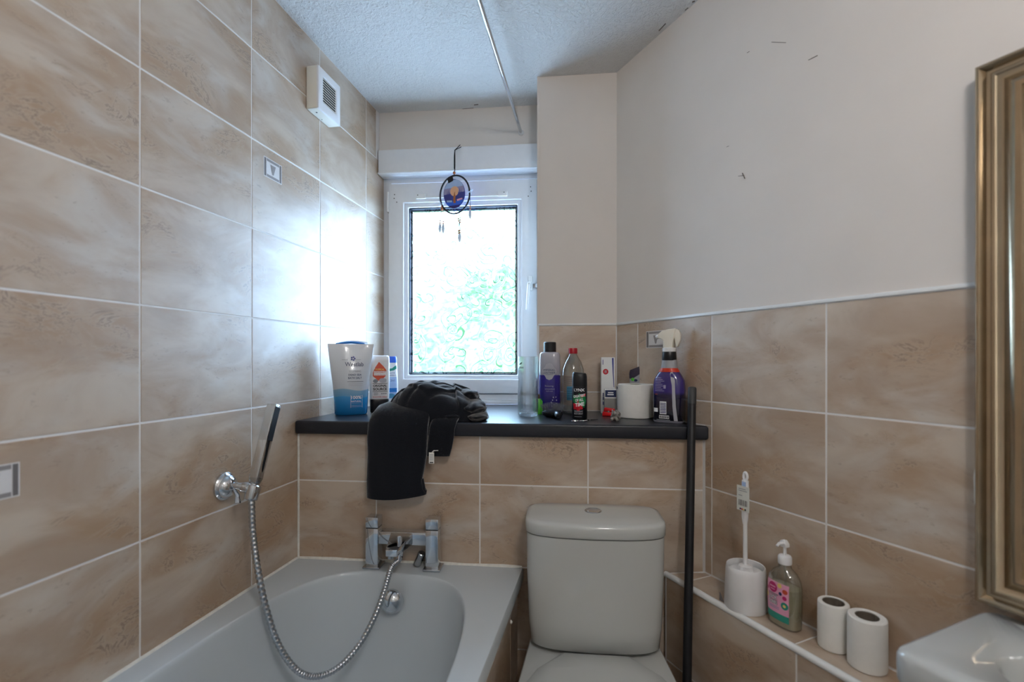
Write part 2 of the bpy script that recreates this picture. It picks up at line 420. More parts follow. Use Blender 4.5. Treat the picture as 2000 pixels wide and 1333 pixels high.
# ================================================================== THE ROOM
def wall_frame(name, mb, m, loc, rz):
    o = mb.build(name, m, None, loc=loc, rot=(0, 0, rz), smooth=0); return tag(o, kind='structure')
_tile_mesh = {}
def tile(parent, x0, x1, z0, z1, y=0., joint=.0042, name='tile', plane='xz'):
    w = round(x1-x0-joint, 4); h = round(z1-z0-joint, 4)
    if w <= .002 or h <= .002: return None
    key = (w, h, plane)
    if key not in _tile_mesh:
        b = .0008; t = .003
        def rect(i, d): return [(-w/2+i, d, -h/2+i), (w/2-i, d, -h/2+i), (w/2-i, d, h/2-i), (-w/2+i, d, h/2-i)]
        mb = MB().loft([rect(0, t), rect(0, b), rect(b*.35, b*.35), rect(b, 0)], False, True)
        if plane == 'xy': mb.v = [(v[0], v[2], -v[1]) for v in mb.v]
        me = bpy.data.meshes.new('tile'); me.from_pydata(mb.v, [], mb.f)
        bm = bmesh.new(); bm.from_mesh(me); bmesh.ops.recalc_face_normals(bm, faces=bm.faces)
        bm.faces.ensure_lookup_table()
        bm.to_mesh(me); bm.free()
        # open shells: make the front face look out of the wall
        f = max(me.polygons, key=lambda p: p.area if len(p.vertices) == 4 else 0)
        want = Vector((0, -1, 0)) if plane == 'xz' else Vector((0, 0, 1))
        if f.normal.dot(want) < 0: me.flip_normals()
        me.materials.append(MATS['tile']); _tile_mesh[key] = me
    o = bpy.data.objects.new(name, _tile_mesh[key]); COL.objects.link(o); o.parent = parent
    o.location = ((x0+x1)/2, y, (z0+z1)/2) if plane == 'xz' else ((x0+x1)/2, (z0+z1)/2, y)
    return o
def motif(t, cx, cz, w, h):                             # printed inset: pale border, grey bars, pale centre with a dart
    B = Flat(0.)
    q = [(cx-w/2, cx+w/2, cz-h/2, cz+h/2)]
    decal_rect('inset_border', 'ink_motif_light', t, B, cx-w/2, cx+w/2, cz-h/2, cz+h/2, EPS*.5, 1, 1)
    e = .004; b = w*.13; bz = h*.17
    for x0, x1 in ((cx-w/2+e*.6, cx-w/2+b), (cx+w/2-b, cx+w/2-e*.6)):
        decal_rect('inset_bar', 'ink_motif_dark', t, B, x0, x1, cz-h/2+e*.6, cz+h/2-e*.6, EPS, 1, 1)
    for z0, z1 in ((cz-h/2+e*.6, cz-h/2+bz), (cz+h/2-bz, cz+h/2-e*.6)):
        decal_rect('inset_bar', 'ink_motif', t, B, cx-w/2+b+e*.5, cx+w/2-b-e*.5, z0, z1, EPS, 1, 1)
    hh = h/2-bz
    decal_poly('inset_dart', 'ink_motif', t, B, [(cx-.012, cz+hh*.7), (cx+.012, cz+hh*.7), (cx+.003, cz-hh*.75), (cx-.003, cz-hh*.75)], EPS*1.2, 2)

# floor and ceiling
tag(MB().prism([(XL-.1, -1.05), (1.35, -1.05), (1.35, .35), (.05, 2.0), (-.2, 2.2), (XL-.1, 2.2)], -.06, 0).build('floor', 'floor_vinyl', smooth=0), kind='structure')
tag(MB().prism([(XL-.1, -1.05), (1.35, -1.05), (1.35, .35), (.16, 2.0), (-.2, 2.16), (XL-.1, 2.16)], CEIL, CEIL+.08).build('ceiling', 'artex', smooth=0), kind='structure')

ceil_o = bpy.data.objects['ceiling']
for a, b, w in [((1287, 60), (1300, 46), .0016), ((1338, 20), (1344, 15), .0012), ((1352, 4), (1357, 2), .0022), ((926, 205), (934, 204), .0020), ((903, 213), (925, 211), .0010)]:
    pts = [onZ(x, y, CEIL-.0004) for x, y in (a, b)]
    MB().tube(pts, w, 5).build('crack', 'scuff_ink', ceil_o)

# left wall, fully tiled
wl_ = wall_frame('wall_left', MB().box(-1.0, 2.10, .0009, .09, 0, CEIL), 'grout', (XL, 0, 0), PI/2)
cols = [-.798+TW*i for i in range(9)]; rows = [.598+THH*i for i in range(7)]
cols_e = [c for c in cols if c < 1.95]+[1.985]
for i in range(len(cols_e)-1):
    for j, z0 in enumerate(rows):
        z1 = min(z0+THH, CEIL)
        x1 = cols_e[i+1]
        if i == len(cols_e)-2: x1 = 2.03 if z0 < 2.05 else 1.955
        t = tile(wl_, cols_e[i], x1, z0, z1)
        if abs(cols_e[i]-1.2) < .01 and abs(z0-1.61) < .01: motif(t, 1.288-(1.2+TW/2), 1.805-(1.61+THH/2), .08, .058)
        if abs(cols_e[i]-.534) < .01 and abs(z0-.851) < .01: motif(t, .61-(.534+TW/2), 1.038-(.851+THH/2), .08, .058)

# low boxed wall under the sill
Q = lambda s, w, y0=1.408: Vector((XL, y0, 0))+EX*s-NB*w           # s along, w away from the room
LR = Q(1.268, 0); PIERC = Vector((.045, 1.87, 0)); PIERL = PIERC-EX*.296
winr = Q(.715, 0, 2.02)
body = [Q(0, .0009), Q(1.266, .0009), PIERC+Vector((0, .0, 0)), PIERL, winr, Q(0, 0, 2.02)]
lowb = wall_frame('wall_back_low', MB().prism([((p-Q(0, 0)).dot(EX), -(p-Q(0, 0)).dot(NB)) for p in body], 0, 1.0), 'grout', Q(0, 0), BETA)
lc = [.003, .262, .595, .928, 1.2675]
for i in range(4):
    for z0, z1 in ((.092, .345), (.345, .598), (.598, .851), (.851, 1.003)):
        if z0 < .5 and i < 2: continue
        tile(lowb, lc[i], lc[i+1], z0, z1)
MB().tube([(.003, -.001, RIM), (.003, -.001, 1.0)], .0035, 8).build('corner_grout', 'sealant', lowb)

# pier and right wall, painted above a tiled dado
pier = wall_frame('wall_back_pier', MB().box(0, .31, .002, .12, 1.0, CEIL), 'paint', PIERL, BETA)
tile(pier, .002, .295, 1.1168, 1.3698); tile(pier, .002, .295, SILL, 1.1168)
box('dado_backing', 'grout', pier, 0.0, .296, .0008, .004, SILL, 1.3698)
MB().box(-.004, 0.004, -.001, .12, SILL, CEIL).build('corner_bead', 'paint', pier)
MB().box(-.005, 0.004, -.0035, .12, 1.0, 1.37).build('tile_edge_trim', 'white_gloss', pier)
RZR = TH-PI/2
rightw = wall_frame('wall_right', MB().box(-.128, 1.95, .002, .12, 0, CEIL), 'paint', PR, RZR)
rc = [-.124]+[TW*i for i in range(6)]+[1.93]
box('dado_backing', 'grout', rightw, -.124, 1.93, .0008, .004, .60, 1.3698)
for i in range(len(rc)-1):
    for z0, z1 in ((1.1168, 1.3698), (.8638, 1.1168), (.6108, .8638)):
        if i < 2:
            if z0 < .8: continue
            z0 = max(z0, SILL)
        t = tile(rightw, rc[i], rc[i+1], z0, z1)
        if i == 1 and z1 > 1.3: motif(t, .094-TW/2, 1.308-(1.1168+THH/2), .098, .058)
tile(rightw, .3075, .333, .6108, .8638, joint=.003); tile(rightw, .3075, .333, .8638, 1.047, joint=.003)
trim = MB().box(0, .296, -.004, .006, 1.3698, 1.3775).build('trim_1', 'white_gloss', loc=PIERL, rot=(0, 0, BETA), bevel=.0015); tag(trim, kind='structure')
trim = MB().box(-.120, 1.93, -.004, .006, 1.3698, 1.3785).build('trim_2', 'white_gloss', loc=PR, rot=(0, 0, RZR), bevel=.0015); tag(trim, kind='structure')
for a, b, w in [((1449, 338), (1454, 349), .0012), ((1441, 344), (1453, 343), .0007), ((1458, 103), (1463, 100), .0008), ((1506, 82), (1534, 83), .0006), ((1578, 117), (1596, 108), .0010), ((1418, 287), (1423, 285), .0006)]:
    p = [onP(x, y, PR, NR)-PR for x, y in (a, b)]
    MB().tube([(q.dot(DR), .0018, q.z) for q in p], w, 5).build('scuff_mark', 'scuff_ink', rightw)
# rest of the shell behind the photographer
p0 = PR+DR*1.95
tag(MB().prism([(p0.x, p0.y), (1.35, p0.y), (1.35, -1.0), (p0.x, -1.0)], 0, CEIL).build('wall_right_rear', 'paint', smooth=0), kind='structure')
tag(MB().box(XL-.1, 1.35, -1.1, -1.0, 0, CEIL).build('wall_rear', 'paint', smooth=0), kind='structure')
d1 = bpy.data.objects.new('door_1', None); COL.objects.link(d1); d1.location = (.3, -1.0, 0); d1.rotation_euler = (0, 0, PI); tag(d1, kind='structure')
box('door_leaf', 'white_gloss', d1, -.38, .38, -.03, 0, .01, 1.98, .004)
for x0, x1 in ((-.30, -.04), (.04, .30)):
    for z0, z1 in ((.2, .9), (1.05, 1.85)): box('door_panel', 'white_gloss', d1, x0, x1, -.036, -.03, z0, z1, .004)
for x0, x1, z0, z1 in ((-.45, -.38, 0, 2.05), (.38, .45, 0, 2.05), (-.38, .38, 1.98, 2.05)): box('door_architrave', 'white_gloss', d1, x0, x1, -.02, 0, z0, z1, .004)

# wall over the window and the boxed fascia below it
tag(MB().box(0, .72, 0, .2, 2.10, CEIL).build('wall_back_header', 'paint', loc=Q(0, 0, 1.985), rot=(0, 0, BETA), smooth=0), kind='structure')
fas = tag(MB().box(.001, .72, -.022, .036, 2.046, 2.154).build('trim_3', 'white_upvc', loc=Q(0, 0, 1.985), rot=(0, 0, BETA), bevel=.006, seg=3), kind='structure')
MB().tube([(.002, -.0215, 2.052), (.70, -.0215, 2.052)], .004, 8).build('fascia_bead', 'white_upvc', fas)
# reveal right of the window, wall below and outside it
a0 = PIERL-NB*.12; 
tag(MB().prism([tuple((PIERL-NB*.10)[:2]), tuple((PIERL-NB*.10+EX*.12)[:2]), tuple((PIERL-NB*.42+EX*.12)[:2]), tuple((PIERL-NB*.42)[:2])], 0, CEIL).build('wall_reveal', 'paint', smooth=0), kind='structure')

# window_1 : outer frame, sash, beads, gasket, pane, vent, handle, hinge, caps
W0 = Q(0, 0, 2.02)
win = bpy.data.objects.new('window_1', None); COL.objects.link(win); win.location = W0; win.rotation_euler = (0, 0, BETA); tag(win, kind='structure')
def frame(name, m, parent, x0, x1, z0, z1, w, y0, y1, bevel=.003, wz=None, wt=None):
    wz = w if wz is None else wz; wt = wz if wt is None else wt
    vs = []
    for (a, b, c, d) in ((x0, x1, z0, z1), (x0+w, x1-w, z0+wz, z1-wt)):
        for y in (y0, y1): vs += [(a, y, c), (b, y, c), (b, y, d), (a, y, d)]
    fs = []
    for i in range(4):
        j = (i+1) % 4
        fs += [(i, j, 8+j, 8+i), (4+i, 12+i, 12+j, 4+j), (i, 4+i, 4+j, j), (8+i, 8+j, 12+j, 12+i)]
    return MB().add(vs, fs).build(name, m, parent, bevel=bevel)
frame('outer_frame', 'white_upvc', win, 0, .722, 1.0, 2.075, .034, .012, .085, wz=.10, wt=.045)
box('bottom_rail_lip', 'white_upvc', win, .0, .722, -.008, .02, SILL, 1.062, .003)
box('sash_rebate', 'white_upvc', win, .004, .718, .004, .03, 1.062, 1.088, .003)
frame('sash', 'white_upvc', win, .030, .690, 1.092, 2.020, .068, -.012, .05, .004, wz=.062, wt=.085)
frame('glazing_bead', 'white_upvc', win, .096, .624, 1.152, 1.937, .020, .000, .045, .006)
frame('gasket', 'rubber', win, .115, .605, 1.171, 1.918, .0055, .010, .034, .001)
pane = MB().box(.118, .602, .022, .0235, 1.174, 1.915).build('pane', 'pane', win, smooth=0)
frame('spacer_bar', 'chrome_soft', win, .119, .601, 1.175, 1.914, .010, .030, .040, .0)
ven = MB().box(.164, .556, -.020, -.012, 1.949, 1.958).build('trickle_vent', 'white_gloss', win, bevel=.002)
for x in (.150, .160): pass
for x0 in (.158, .520): box('vent_end', 'white_gloss', ven, x0, x0+.042, -.022, -.012, 1.947, 1.968, .002)
for x in (.166, .548): cyl('vent_screw', 'ink_black', ven, (x, -.0225, 1.963), (x, -.020, 1.963), .0024, 10)
hin = box('hinge', 'white_gloss', win, .022, .032, -.016, .01, 1.895, 1.985, .003)
for x, z in ((.058, 1.972), (.056, 1.955), (.068, 1.938), (.662, 1.985), (.664, 1.966), (.652, 1.945)): cyl('screw_cap', 'ink_black', win, (x, -.0135, z), (x, -.010, z), .0022, 10)
han = box('handle', 'white_gloss', win, .652, .672, -.024, -.012, 1.535, 1.60, .004)
box('handle_boss', 'white_gloss', han, .650, .666, -.042, -.024, 1.545, 1.573, .004)
MB().tube([(.657, -.044, 1.560), (.654, -.046, 1.52), (.648, -.046, 1.452)], [.0075, .007, .0045], 10).build('handle_lever', 'white_gloss', han)
cyl('key_barrel', 'chrome_soft', han, (.657, -.046, 1.559), (.657, -.041, 1.559), .004, 12)
box('lock_keep', 'chrome_soft', han, .672, .692, -.022, -.012, 1.548, 1.566, .002)

# dark laminate window sill
se = (PR-Q(0, -.022)).dot(NR)/EX.dot(NR)-.0015
sp = [Q(.001, -.022), Q(se, -.022), PR+DR*-.118-NR*.001, PIERC-EX*.003, PIERL+EX*.002, Q(.708, 0, 2.015), Q(.001, 0, 2.015)]
sill = MB().prism([(p.x, p.y) for p in sp], 1.003, SILL).build('window_sill', 'dark_laminate', bevel=.007, seg=4)
tag(sill, 'dark charcoal laminate window sill running wall to wall over the tiled box', 'window sill')

# boxed pipe ledge along the right wall
led = wall_frame('wall_right_ledge', MB().prism([(.262, -.1091), (1.93, -.1091), (1.93, .0), (.300, .0)], 0, LEDGE-.0009), 'grout', PR, RZR)
tp = [.332, .660, .993, 1.326, 1.659, 1.92]
def poly_tile(parent, poly, z0, z1): return MB().prism(poly, z0, z1).build('tile', 'tile', parent, bevel=.001, seg=1)
poly_tile(led, [(.272, -.098), (.329, -.098), (.329, -.002), (.311, -.002)], LEDGE-.004, LEDGE)
for i in range(5): tile(led, tp[i], tp[i+1], -.100, -.001, y=LEDGE, plane='xy')
ft = [.266, .672, 1.005, 1.338, 1.671, 1.92]
for i in range(5):
    for z0, z1 in ((.104, .357), (.357, .602)): tile(led, ft[i], ft[i+1], z0, z1, y=-.110)
t3 = MB().tube([(.258, -.104, LEDGE-.006), (1.93, -.104, LEDGE-.006)], .0088, 12).build('trim_4', 'white_gloss', loc=PR, rot=(0, 0, RZR)); tag(t3, kind='structure')

# ceiling lamp behind the photographer
lamp = thing('ceiling_lamp', 'white opal globe lamp hanging from the ceiling on a short rod', 'lamp', (.35, -.12, CEIL))
lathe('ceiling_rose', 'white_gloss', lamp, [(.05, 0), (.05, -.012), (.02, -.03), (.008, -.032)], 28)
cyl('rod', 'chrome_soft', lamp, (0, 0, -.03), (0, 0, -.12), .006, 12)
em = bpy.data.materials.new('lamp_globe'); em.use_nodes = True; MATS['lamp_globe'] = em
k = NT(em); k.n.remove(k.n['Principled BSDF']); e_ = k.add('ShaderNodeEmission'); e_.inputs['Color'].default_value = LAMP_COL; e_.inputs['Strength'].default_value = LAMP
k.l.new(e_.outputs[0], k.n['Material Output'].inputs['Surface'])
lathe('globe', 'lamp_globe', lamp, [(.10*math.sin(PI*i/14), -.21-.10*math.cos(PI*i/14)) for i in range(15)], 24)

# ------------------------------------------------------------------ garden tree outside, seen blurred through the obscure glass
def shrub(name, label, base, h, r, nleaf, seed):
    g = random.Random(seed); o = thing(name, label, 'tree', base)
    MB().tube([(0, 0, 0), (.03, .02, h*.5), (0, 0, h*.8)], [.05, .04, .02], 8).build('trunk', 'bark', o)
    mb = MB()
    for i in range(nleaf):
        a = g.uniform(0, 2*PI); zz = g.uniform(-1, 1); q = g.random()**.4; rr = math.sqrt(1-zz*zz)*q
        p = Vector((r*rr*math.cos(a), r*rr*math.sin(a), h*.66+h*.36*zz*q)); L = g.uniform(.05, .10)*(1.6 if r > 1.5 else 1)
        d = Vector((g.uniform(-1, 1), g.uniform(-1, 1), g.uniform(-.6, .6))).normalized(); u = d.cross(Vector((g.uniform(-1, 1), g.uniform(-1, 1), 1))).normalized()
        mb.add([p-d*L, p+u*L*.4, p+d*L, p-u*L*.4], [(0, 1, 2, 3)])
    tag(mb.build('foliage', 'leaf', o, smooth=0), kind='stuff')
    return o
shrub('garden_tree', 'leafy green tree behind the hinge side of the frosted window', (-2.20, 5.2, -2.4), 4.75, .80, 7000, 3)
shrub('garden_bush', 'lower green bush behind the handle side of the frosted window', (-1.35, 7.6, -2.4), 4.25, 1.15, 7000, 5)
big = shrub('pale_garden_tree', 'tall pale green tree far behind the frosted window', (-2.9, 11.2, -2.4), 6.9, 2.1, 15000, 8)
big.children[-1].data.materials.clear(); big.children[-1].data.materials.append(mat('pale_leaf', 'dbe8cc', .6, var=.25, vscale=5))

# ================================================================== BATH
bath = thing('bathtub', 'white acrylic bathtub fitted along the tiled wall', 'bathtub', (XL, 1.408, 0), 0)
def B_(p): return Vector((p[0]-XL, p[1]-1.408, p[2] if len(p) > 2 else 0))
NA = 96; bcx, bcy, bax, bay, bn = -.605, .605, .300, .755, 3.4
outer_poly = [Vector((XL+.001, 1.407)), Vector((XL+.001, -.24)), Vector((-.245, -.24)), Vector((-.245, 1.4705))]
def ray_poly(c, d):
    best = None; n = len(outer_poly)
    for i in range(n):
        a, b = outer_poly[i], outer_poly[(i+1) % n]; e = b-a; den = d.x*e.y-d.y*e.x
        if abs(den) < 1e-9: continue
        t = ((a.x-c.x)*e.y-(a.y-c.y)*e.x)/den; u = ((a.x-c.x)*d.y-(a.y-c.y)*d.x)/den
        if t > 0 and -1e-6 <= u <= 1+1e-6 and (best is None or t < best): best = t
    return c+d*best
cc = Vector((bcx, bcy)); inner = sell(bax, bay, bn, 0, NA)
dirs = []
for p in inner: dirs.append(Vector((p.x, p.y)))
# snap four directions to the outer corners so the rim keeps its corners
outs = [ray_poly(cc, d) for d in dirs]
for cn_ in outer_poly:
    j = min(range(NA), key=lambda i: (outs[i]-cn_).length); outs[j] = cn_.copy()
def loop_out(inset, z): return [B_((o.x+(cc.x-o.x)*inset, o.y+(cc.y-o.y)*inset, z)) for o in outs]
def loop_in(sx, sy, z, dy=0): return [B_((cc.x+p.x*sx, cc.y+p.y*sy+dy, z)) for p in inner]
shell = [loop_out(.012, .560), loop_out(0, .562), loop_out(0, .594), loop_out(.006, RIM)]
shell += [loop_in(1.014, 1.006, RIM), loop_in(1.004, 1.0015, RIM-.0006), loop_in(.997, .9985, RIM-.003), loop_in(.991, .9955, RIM-.009), loop_in(.986, .992, RIM-.020), loop_in(.975, .984, RIM-.06), loop_in(.95, .966, .48), loop_in(.915, .94, .36), loop_in(.87, .915, .27), loop_in(.79, .88, .225), loop_in(.62, .80, .205), loop_in(.3, .5, .20), loop_in(.02, .02, .195)]
MB().loft(shell, False, True).build('tub_shell', 'acrylic', bath, smooth=40)
seal = spline([B_((XL+.002, -.2, RIM+.001)), B_((XL+.002, .6, RIM+.001)), B_((XL+.002, 1.40, RIM+.001))], 30)
MB().tube(seal, .0045, 8).build('sealant_bead', 'sealant', bath)
q0, q1 = Q(.004, -.003), Q(.727, -.003)
MB().tube([B_((q0.x+(q1.x-q0.x)*t/12, q0.y+(q1.y-q0.y)*t/12, RIM+.001)) for t in range(13)], [.0045+.0012*((i*7) % 3) for i in range(13)], 8).build('sealant_bead', 'sealant', bath)
op = B_(onY(765, 1176, 1.327))
lathe('overflow_cover', 'chrome', bath, [(.0, .026), (.010, .0255), (.020, .022), (.028, .016), (.034, .007), (.0355, 0.), (.034, -.01)][::-1], 36, M=Matrix.Translation(op) @ Matrix.Rotation(PI/2+.06, 4, 'X'))
pan_ = MB().box(0, 1.70, .001, .02, 0, .558).build('bath_panel', 'grout', bath, loc=B_((-.262, -.235, 0)), rot=(0, 0, PI/2), smooth=0)
pj = onX(997, 1260, -.262).y+.235
pcs = [.003, pj-3*TW, pj-2*TW, pj-TW, pj, 1.699]
for i in range(5):
    for z0, z1 in ((.0, .28), (.28, .556)): tile(pan_, pcs[i], pcs[i+1], z0, z1)
bl = onX(997, 1217, -.262); lathe('sealant_blob', 'sealant', pan_, [(.0, -.004), (.004, -.001), (.0045, .003), (0, .009)], 10, loc=(bl.y+.235, -.002, bl.z))

# bath mixer tap
tA, tB = Vector((-.701, 1.387, RIM)), Vector((-.514, 1.404, RIM)); tm = (tA+tB)/2; hw = (tB-tA).length/2
tap = thing('bath_mixer_tap', 'square chrome bath mixer tap standing on the end of the bathtub', 'tap', tm+Vector((0, .006, .0006)), BETA)
for sx in (-1, 1):
    x = sx*hw
    box('base_plate', 'chrome_soft', tap, x-.027, x+.027, -.027, .027, 0, .007, .002)
    pil = box('pillar', 'chrome', tap, x-.0195, x+.0195, -.0195, .0195, .007, .122, .0015)
    box('shadow_gap', 'black_plastic', pil, x-.018, x+.018, -.018, .018, .122, .1245)
    box('handle_cap', 'chrome', tap, x-.0198, x+.0198, -.0198, .0198, .1245, .156, .0018)
box('bridge', 'chrome', tap, -hw+.0195, hw-.0195, -.017, .017, .075, .113, .002)
sp_o = MB().add([(-.034, -.017, .078), (.034, -.017, .078), (.034, -.017, .112), (-.034, -.017, .112), (-.020, -.10, .072), (.013, -.10, .072), (.013, -.10, .091), (-.020, -.10, .091)],
    [(0, 1, 2, 3), (4, 7, 6, 5), (0, 4, 5, 1), (1, 5, 6, 2), (2, 6, 7, 3), (3, 7, 4, 0)]).build('spout', 'chrome', tap, bevel=.0015)
cyl('aerator', 'chrome_soft', sp_o, (-.008, -.09, .064), (-.008, -.09, .073), .0085, 16)
cyl('diverter_knob', 'chrome', tap, (.010, -.066, .090), (.010, -.066, .122), .0075, 16, bevel=.002)
cyl('diverter_ring', 'ink_teal', tap, (.010, -.066, .0905), (.010, -.066, .0955), .0105, 16)
hose_top = (.012, -.062, .070)
cyl('hose_union', 'chrome', tap, (.012, -.060, .082), (.008, -.066, .048), .0095, 18, bevel=.001)
cyl('hose_union_ring', 'black_plastic', tap, (.0105, -.0625, .061), (.0100, -.0633, .059), .0098, 18)
cyl('waste_knob', 'chrome_soft', tap, (hw-.055, .012, .005), (hw-.036, .004, .045), .012, 18, bevel=.002)
bpy.context.view_layer.update()

# wall bracket, handset and hose
br = thing('shower_wall_bracket', 'round chrome shower bracket screwed to the tiled wall', 'shower bracket', (XL, 1.098, .910), PI/2)
lathe('wall_plate', 'chrome', br, [(.036, .0), (.036, .006), (.033, .010), (.030, .012), (.028, .018), (.020, .026), (.008, .029), (0, .0295)], 40, M=Matrix.Rotation(PI/2, 4, 'X'))
MB().tube([(0, -.02, .004), (.004, -.045, .001), (.010, -.062, -.004)], [.007, .009, .010], 14).build('arm', 'chrome', br)
lathe('swivel_knob', 'chrome', br, [(.0, -.012), (.012, -.012), (.0135, -.009), (.0135, .009), (.012, .012), (0, .012)], 20, M=Matrix.Translation((.010, -.058, -.003)) @ Matrix.Rotation(PI/2, 4, 'X'))
MB().tube([(.000, -.030, -.004), (-.004, -.045, -.020), (-.012, -.052, -.038)], [.004, .006, .008], 10, flat=.5).build('wing_lever', 'chrome', br)
hd = Vector((.0, .076, .199)).normalized(); h0 = Vector((-.900, 1.112, .895))
hl = lambda p: Vector((p.y-1.098, -(p.x-XL), p.z-.910))
Mx = (hl(h0+hd)-hl(h0)).to_track_quat('Z', 'Y').to_matrix().to_4x4()
lathe('holder_clip', 'chrome', br, [(.0155, -.020), (.0165, -.018), (.0185, .014), (.0165, .016), (.0135, .016), (.0130, -.020)], 24, M=Matrix.Translation(hl(h0)) @ Mx, cap0=False, cap1=False)
hs = thing('shower_handset', 'slim square chrome shower handset resting upright in the wall bracket', 'shower head', h0, 0)
qz = hd.to_track_quat('Z', 'X').to_matrix().to_4x4() @ Matrix.Rotation(math.radians(0), 4, 'Z')
def bar(a, b, w0, d0, w1, d1): return [[qz @ Vector((x*w, y*d, z)) for x, y in ((-1, -1), (1, -1), (1, 1), (-1, 1))] for z, w, d in ((a, w0, d0), (b, w1, d1))]
MB().loft(bar(.035, .235, .012, .013, .0125, .0135)).build('handset_bar', 'chrome', hs, bevel=.0015)
MB().loft(bar(.020, .036, .0085, .009, .012, .013)).build('bar_neck', 'chrome_soft', hs, bevel=.001)
cyl('ferrule', 'chrome_soft', hs, qz @ Vector((0, 0, -.012)), qz @ Vector((0, 0, .022)), .0085, 18)
MB().loft([[qz @ Vector((x, y, z)) for x, y in ((-.0102, .0134), (.0102, .0134), (.0102, .0142), (-.0102, .0142))] for z in (.135, .228)]).build('spray_face', 'black_satin', hs)
MB().loft([[qz @ Vector((x, y, z)) for x, y in ((.0122, -.011), (.0132, -.011), (.0132, .011), (.0122, .011))] for z in (.135, .228)]).build('spray_face', 'chrome_soft', hs)
hose_pts = [(490, 976, 1.255), (494, 1040, 1.25), (503, 1110, 1.24), (520, 1190, 1.235), (545, 1262, 1.235), (580, 1310, 1.245), (618, 1322, 1.26), (660, 1305, 1.285), (700, 1262, 1.315), (732, 1205, 1.345), (752, 1150, 1.375), (764, 1110, 1.395)]
P3 = [h0-hd*.016]+[atD(*p) for p in hose_pts[1:]]+[tap.matrix_world @ Vector((.008, -.066, .050))]
P3[0] = h0-hd*.012
hp = spline(P3, 380)
hose = MB().tube(hp, [(.0070, .0082, .0086, .0082)[i % 4] for i in range(len(hp))], 14).build('shower_hose', 'chrome_soft', None, smooth=70)
tag(hose, 'ribbed metal shower hose looping down into the bathtub', 'hose')

# ================================================================== TOILET
wc = thing('toilet', 'white close coupled toilet with push button cistern against the tiled box', 'toilet', (-.040, 1.4905, 0), BETA)
def plan(rx, ry, yc, bow, z, n=5.5, seg=72):
    out = []
    for p in sell(rx, ry, n, z, seg):
        y = p.y
        if y < 0: y -= bow*(1-(p.x/rx)**2)*min(1, -y/ry*1.2)
        out.append(Vector((p.x, y+yc, z)))
    return out
CB = .462; CT = .766
MB().loft([plan(.170, .080, -.098, .016, CB), plan(.176, .085, -.098, .018, CB+.006), plan(.181, .0875, -.098, .019, CB+.06), plan(.186, .089, -.098, .020, CB+.2), plan(.1875, .0895, -.098, .020, CT)]).build('cistern', 'ceramic', wc, smooth=50)
MB().loft([plan(.188, .0915, -.098, .020, CT+.003), plan(.1905, .0925, -.098, .021, CT+.005), plan(.1905, .0925, -.098, .021, CT+.030), plan(.188, .090, -.098, .020, CT+.037), plan(.176, .080, -.098, .018, CT+.0405), plan(.10, .04, -.098, .01, CT+.042)]).build('cistern_lid', 'ceramic', wc, smooth=60)
MB().loft([plan(.184, .087, -.098, .019, CT), plan(.184, .087, -.098, .019, CT+.004)]).build('lid_gap', 'black_satin', wc)
fb = lathe('flush_button', 'chrome_soft', wc, [(.024, 0), (.024, .002), (.0225, .0035), (.021, .0025), (.020, .0018), (.0, .0016)], 36, loc=(0, -.090, CT+.0408))
box('button_half', 'chrome', fb, -.0195, -.0006, -.0002, .0002, .0016, .0019)
MB().add([(.0195*math.cos(a*PI/12), -.0195*math.sin(a*PI/12)-.0008, .0024) for a in range(13)], [tuple(range(13))]).build('button_half', 'chrome', fb)
def seat_loop(g, z):
    out = []
    for i in range(64):
        a = 2*PI*i/64; x = math.cos(a); y = math.sin(a)
        yy = -.41+(.215+g)*y; xx = (.182+g)*math.copysign(abs(x)**(.8 if y < 0 else .45), x)
        out.append(Vector((xx, yy, z)))
    return out
MB().loft([seat_loop(-.10, 0.0), seat_loop(-.085, .02), seat_loop(-.09, .15), seat_loop(-.04, .30), seat_loop(-.012, .38), seat_loop(-.008, .405)]).build('pan', 'ceramic', wc, smooth=50)
MB().loft([[Vector((x*.8, y, .30)) for x, y in ((-.16, -.012), (.16, -.012), (.20, -.34), (-.20, -.34))], [Vector((x, y, z)) for x, y, z in ((-.170, -.012, CB-.004), (.170, -.012, CB-.004), (.205, -.34, CB-.018), (-.205, -.34, CB-.018))]]).build('cistern_shelf', 'ceramic', wc, bevel=.012, seg=3)
def lid_loop(g, z):
    pts = [(-.085-g, -.213+g), (.085+g, -.213+g), (.150+g, -.285), (.188+g, -.37), (.190+g, -.46), (.165+g, -.55), (.11+g*.7, -.615-g*.7), (.0, -.635-g), (-.11-g*.7, -.615-g*.7), (-.165-g, -.55), (-.190-g, -.46), (-.188-g, -.37), (-.150-g, -.285)]
    return [Vector((x, y, z)) for x, y in pts]
MB().loft([lid_loop(-.004, .436), lid_loop(0, .440), lid_loop(0, .452), lid_loop(-.004, .4575), lid_loop(-.05, .461)]).build('seat', 'white_gloss', wc, smooth=50)
MB().loft([lid_loop(-.001, .4605), lid_loop(.001, .463), lid_loop(0, .472), lid_loop(-.006, .4755), lid_loop(-.06, .478)]).build('seat_lid', 'ceramic', wc, smooth=50)
for x in (-.075, .075): cyl('seat_hinge', 'ceramic', wc, (x-.016, -.200, .452), (x+.016, -.200, .452), .008, 16)

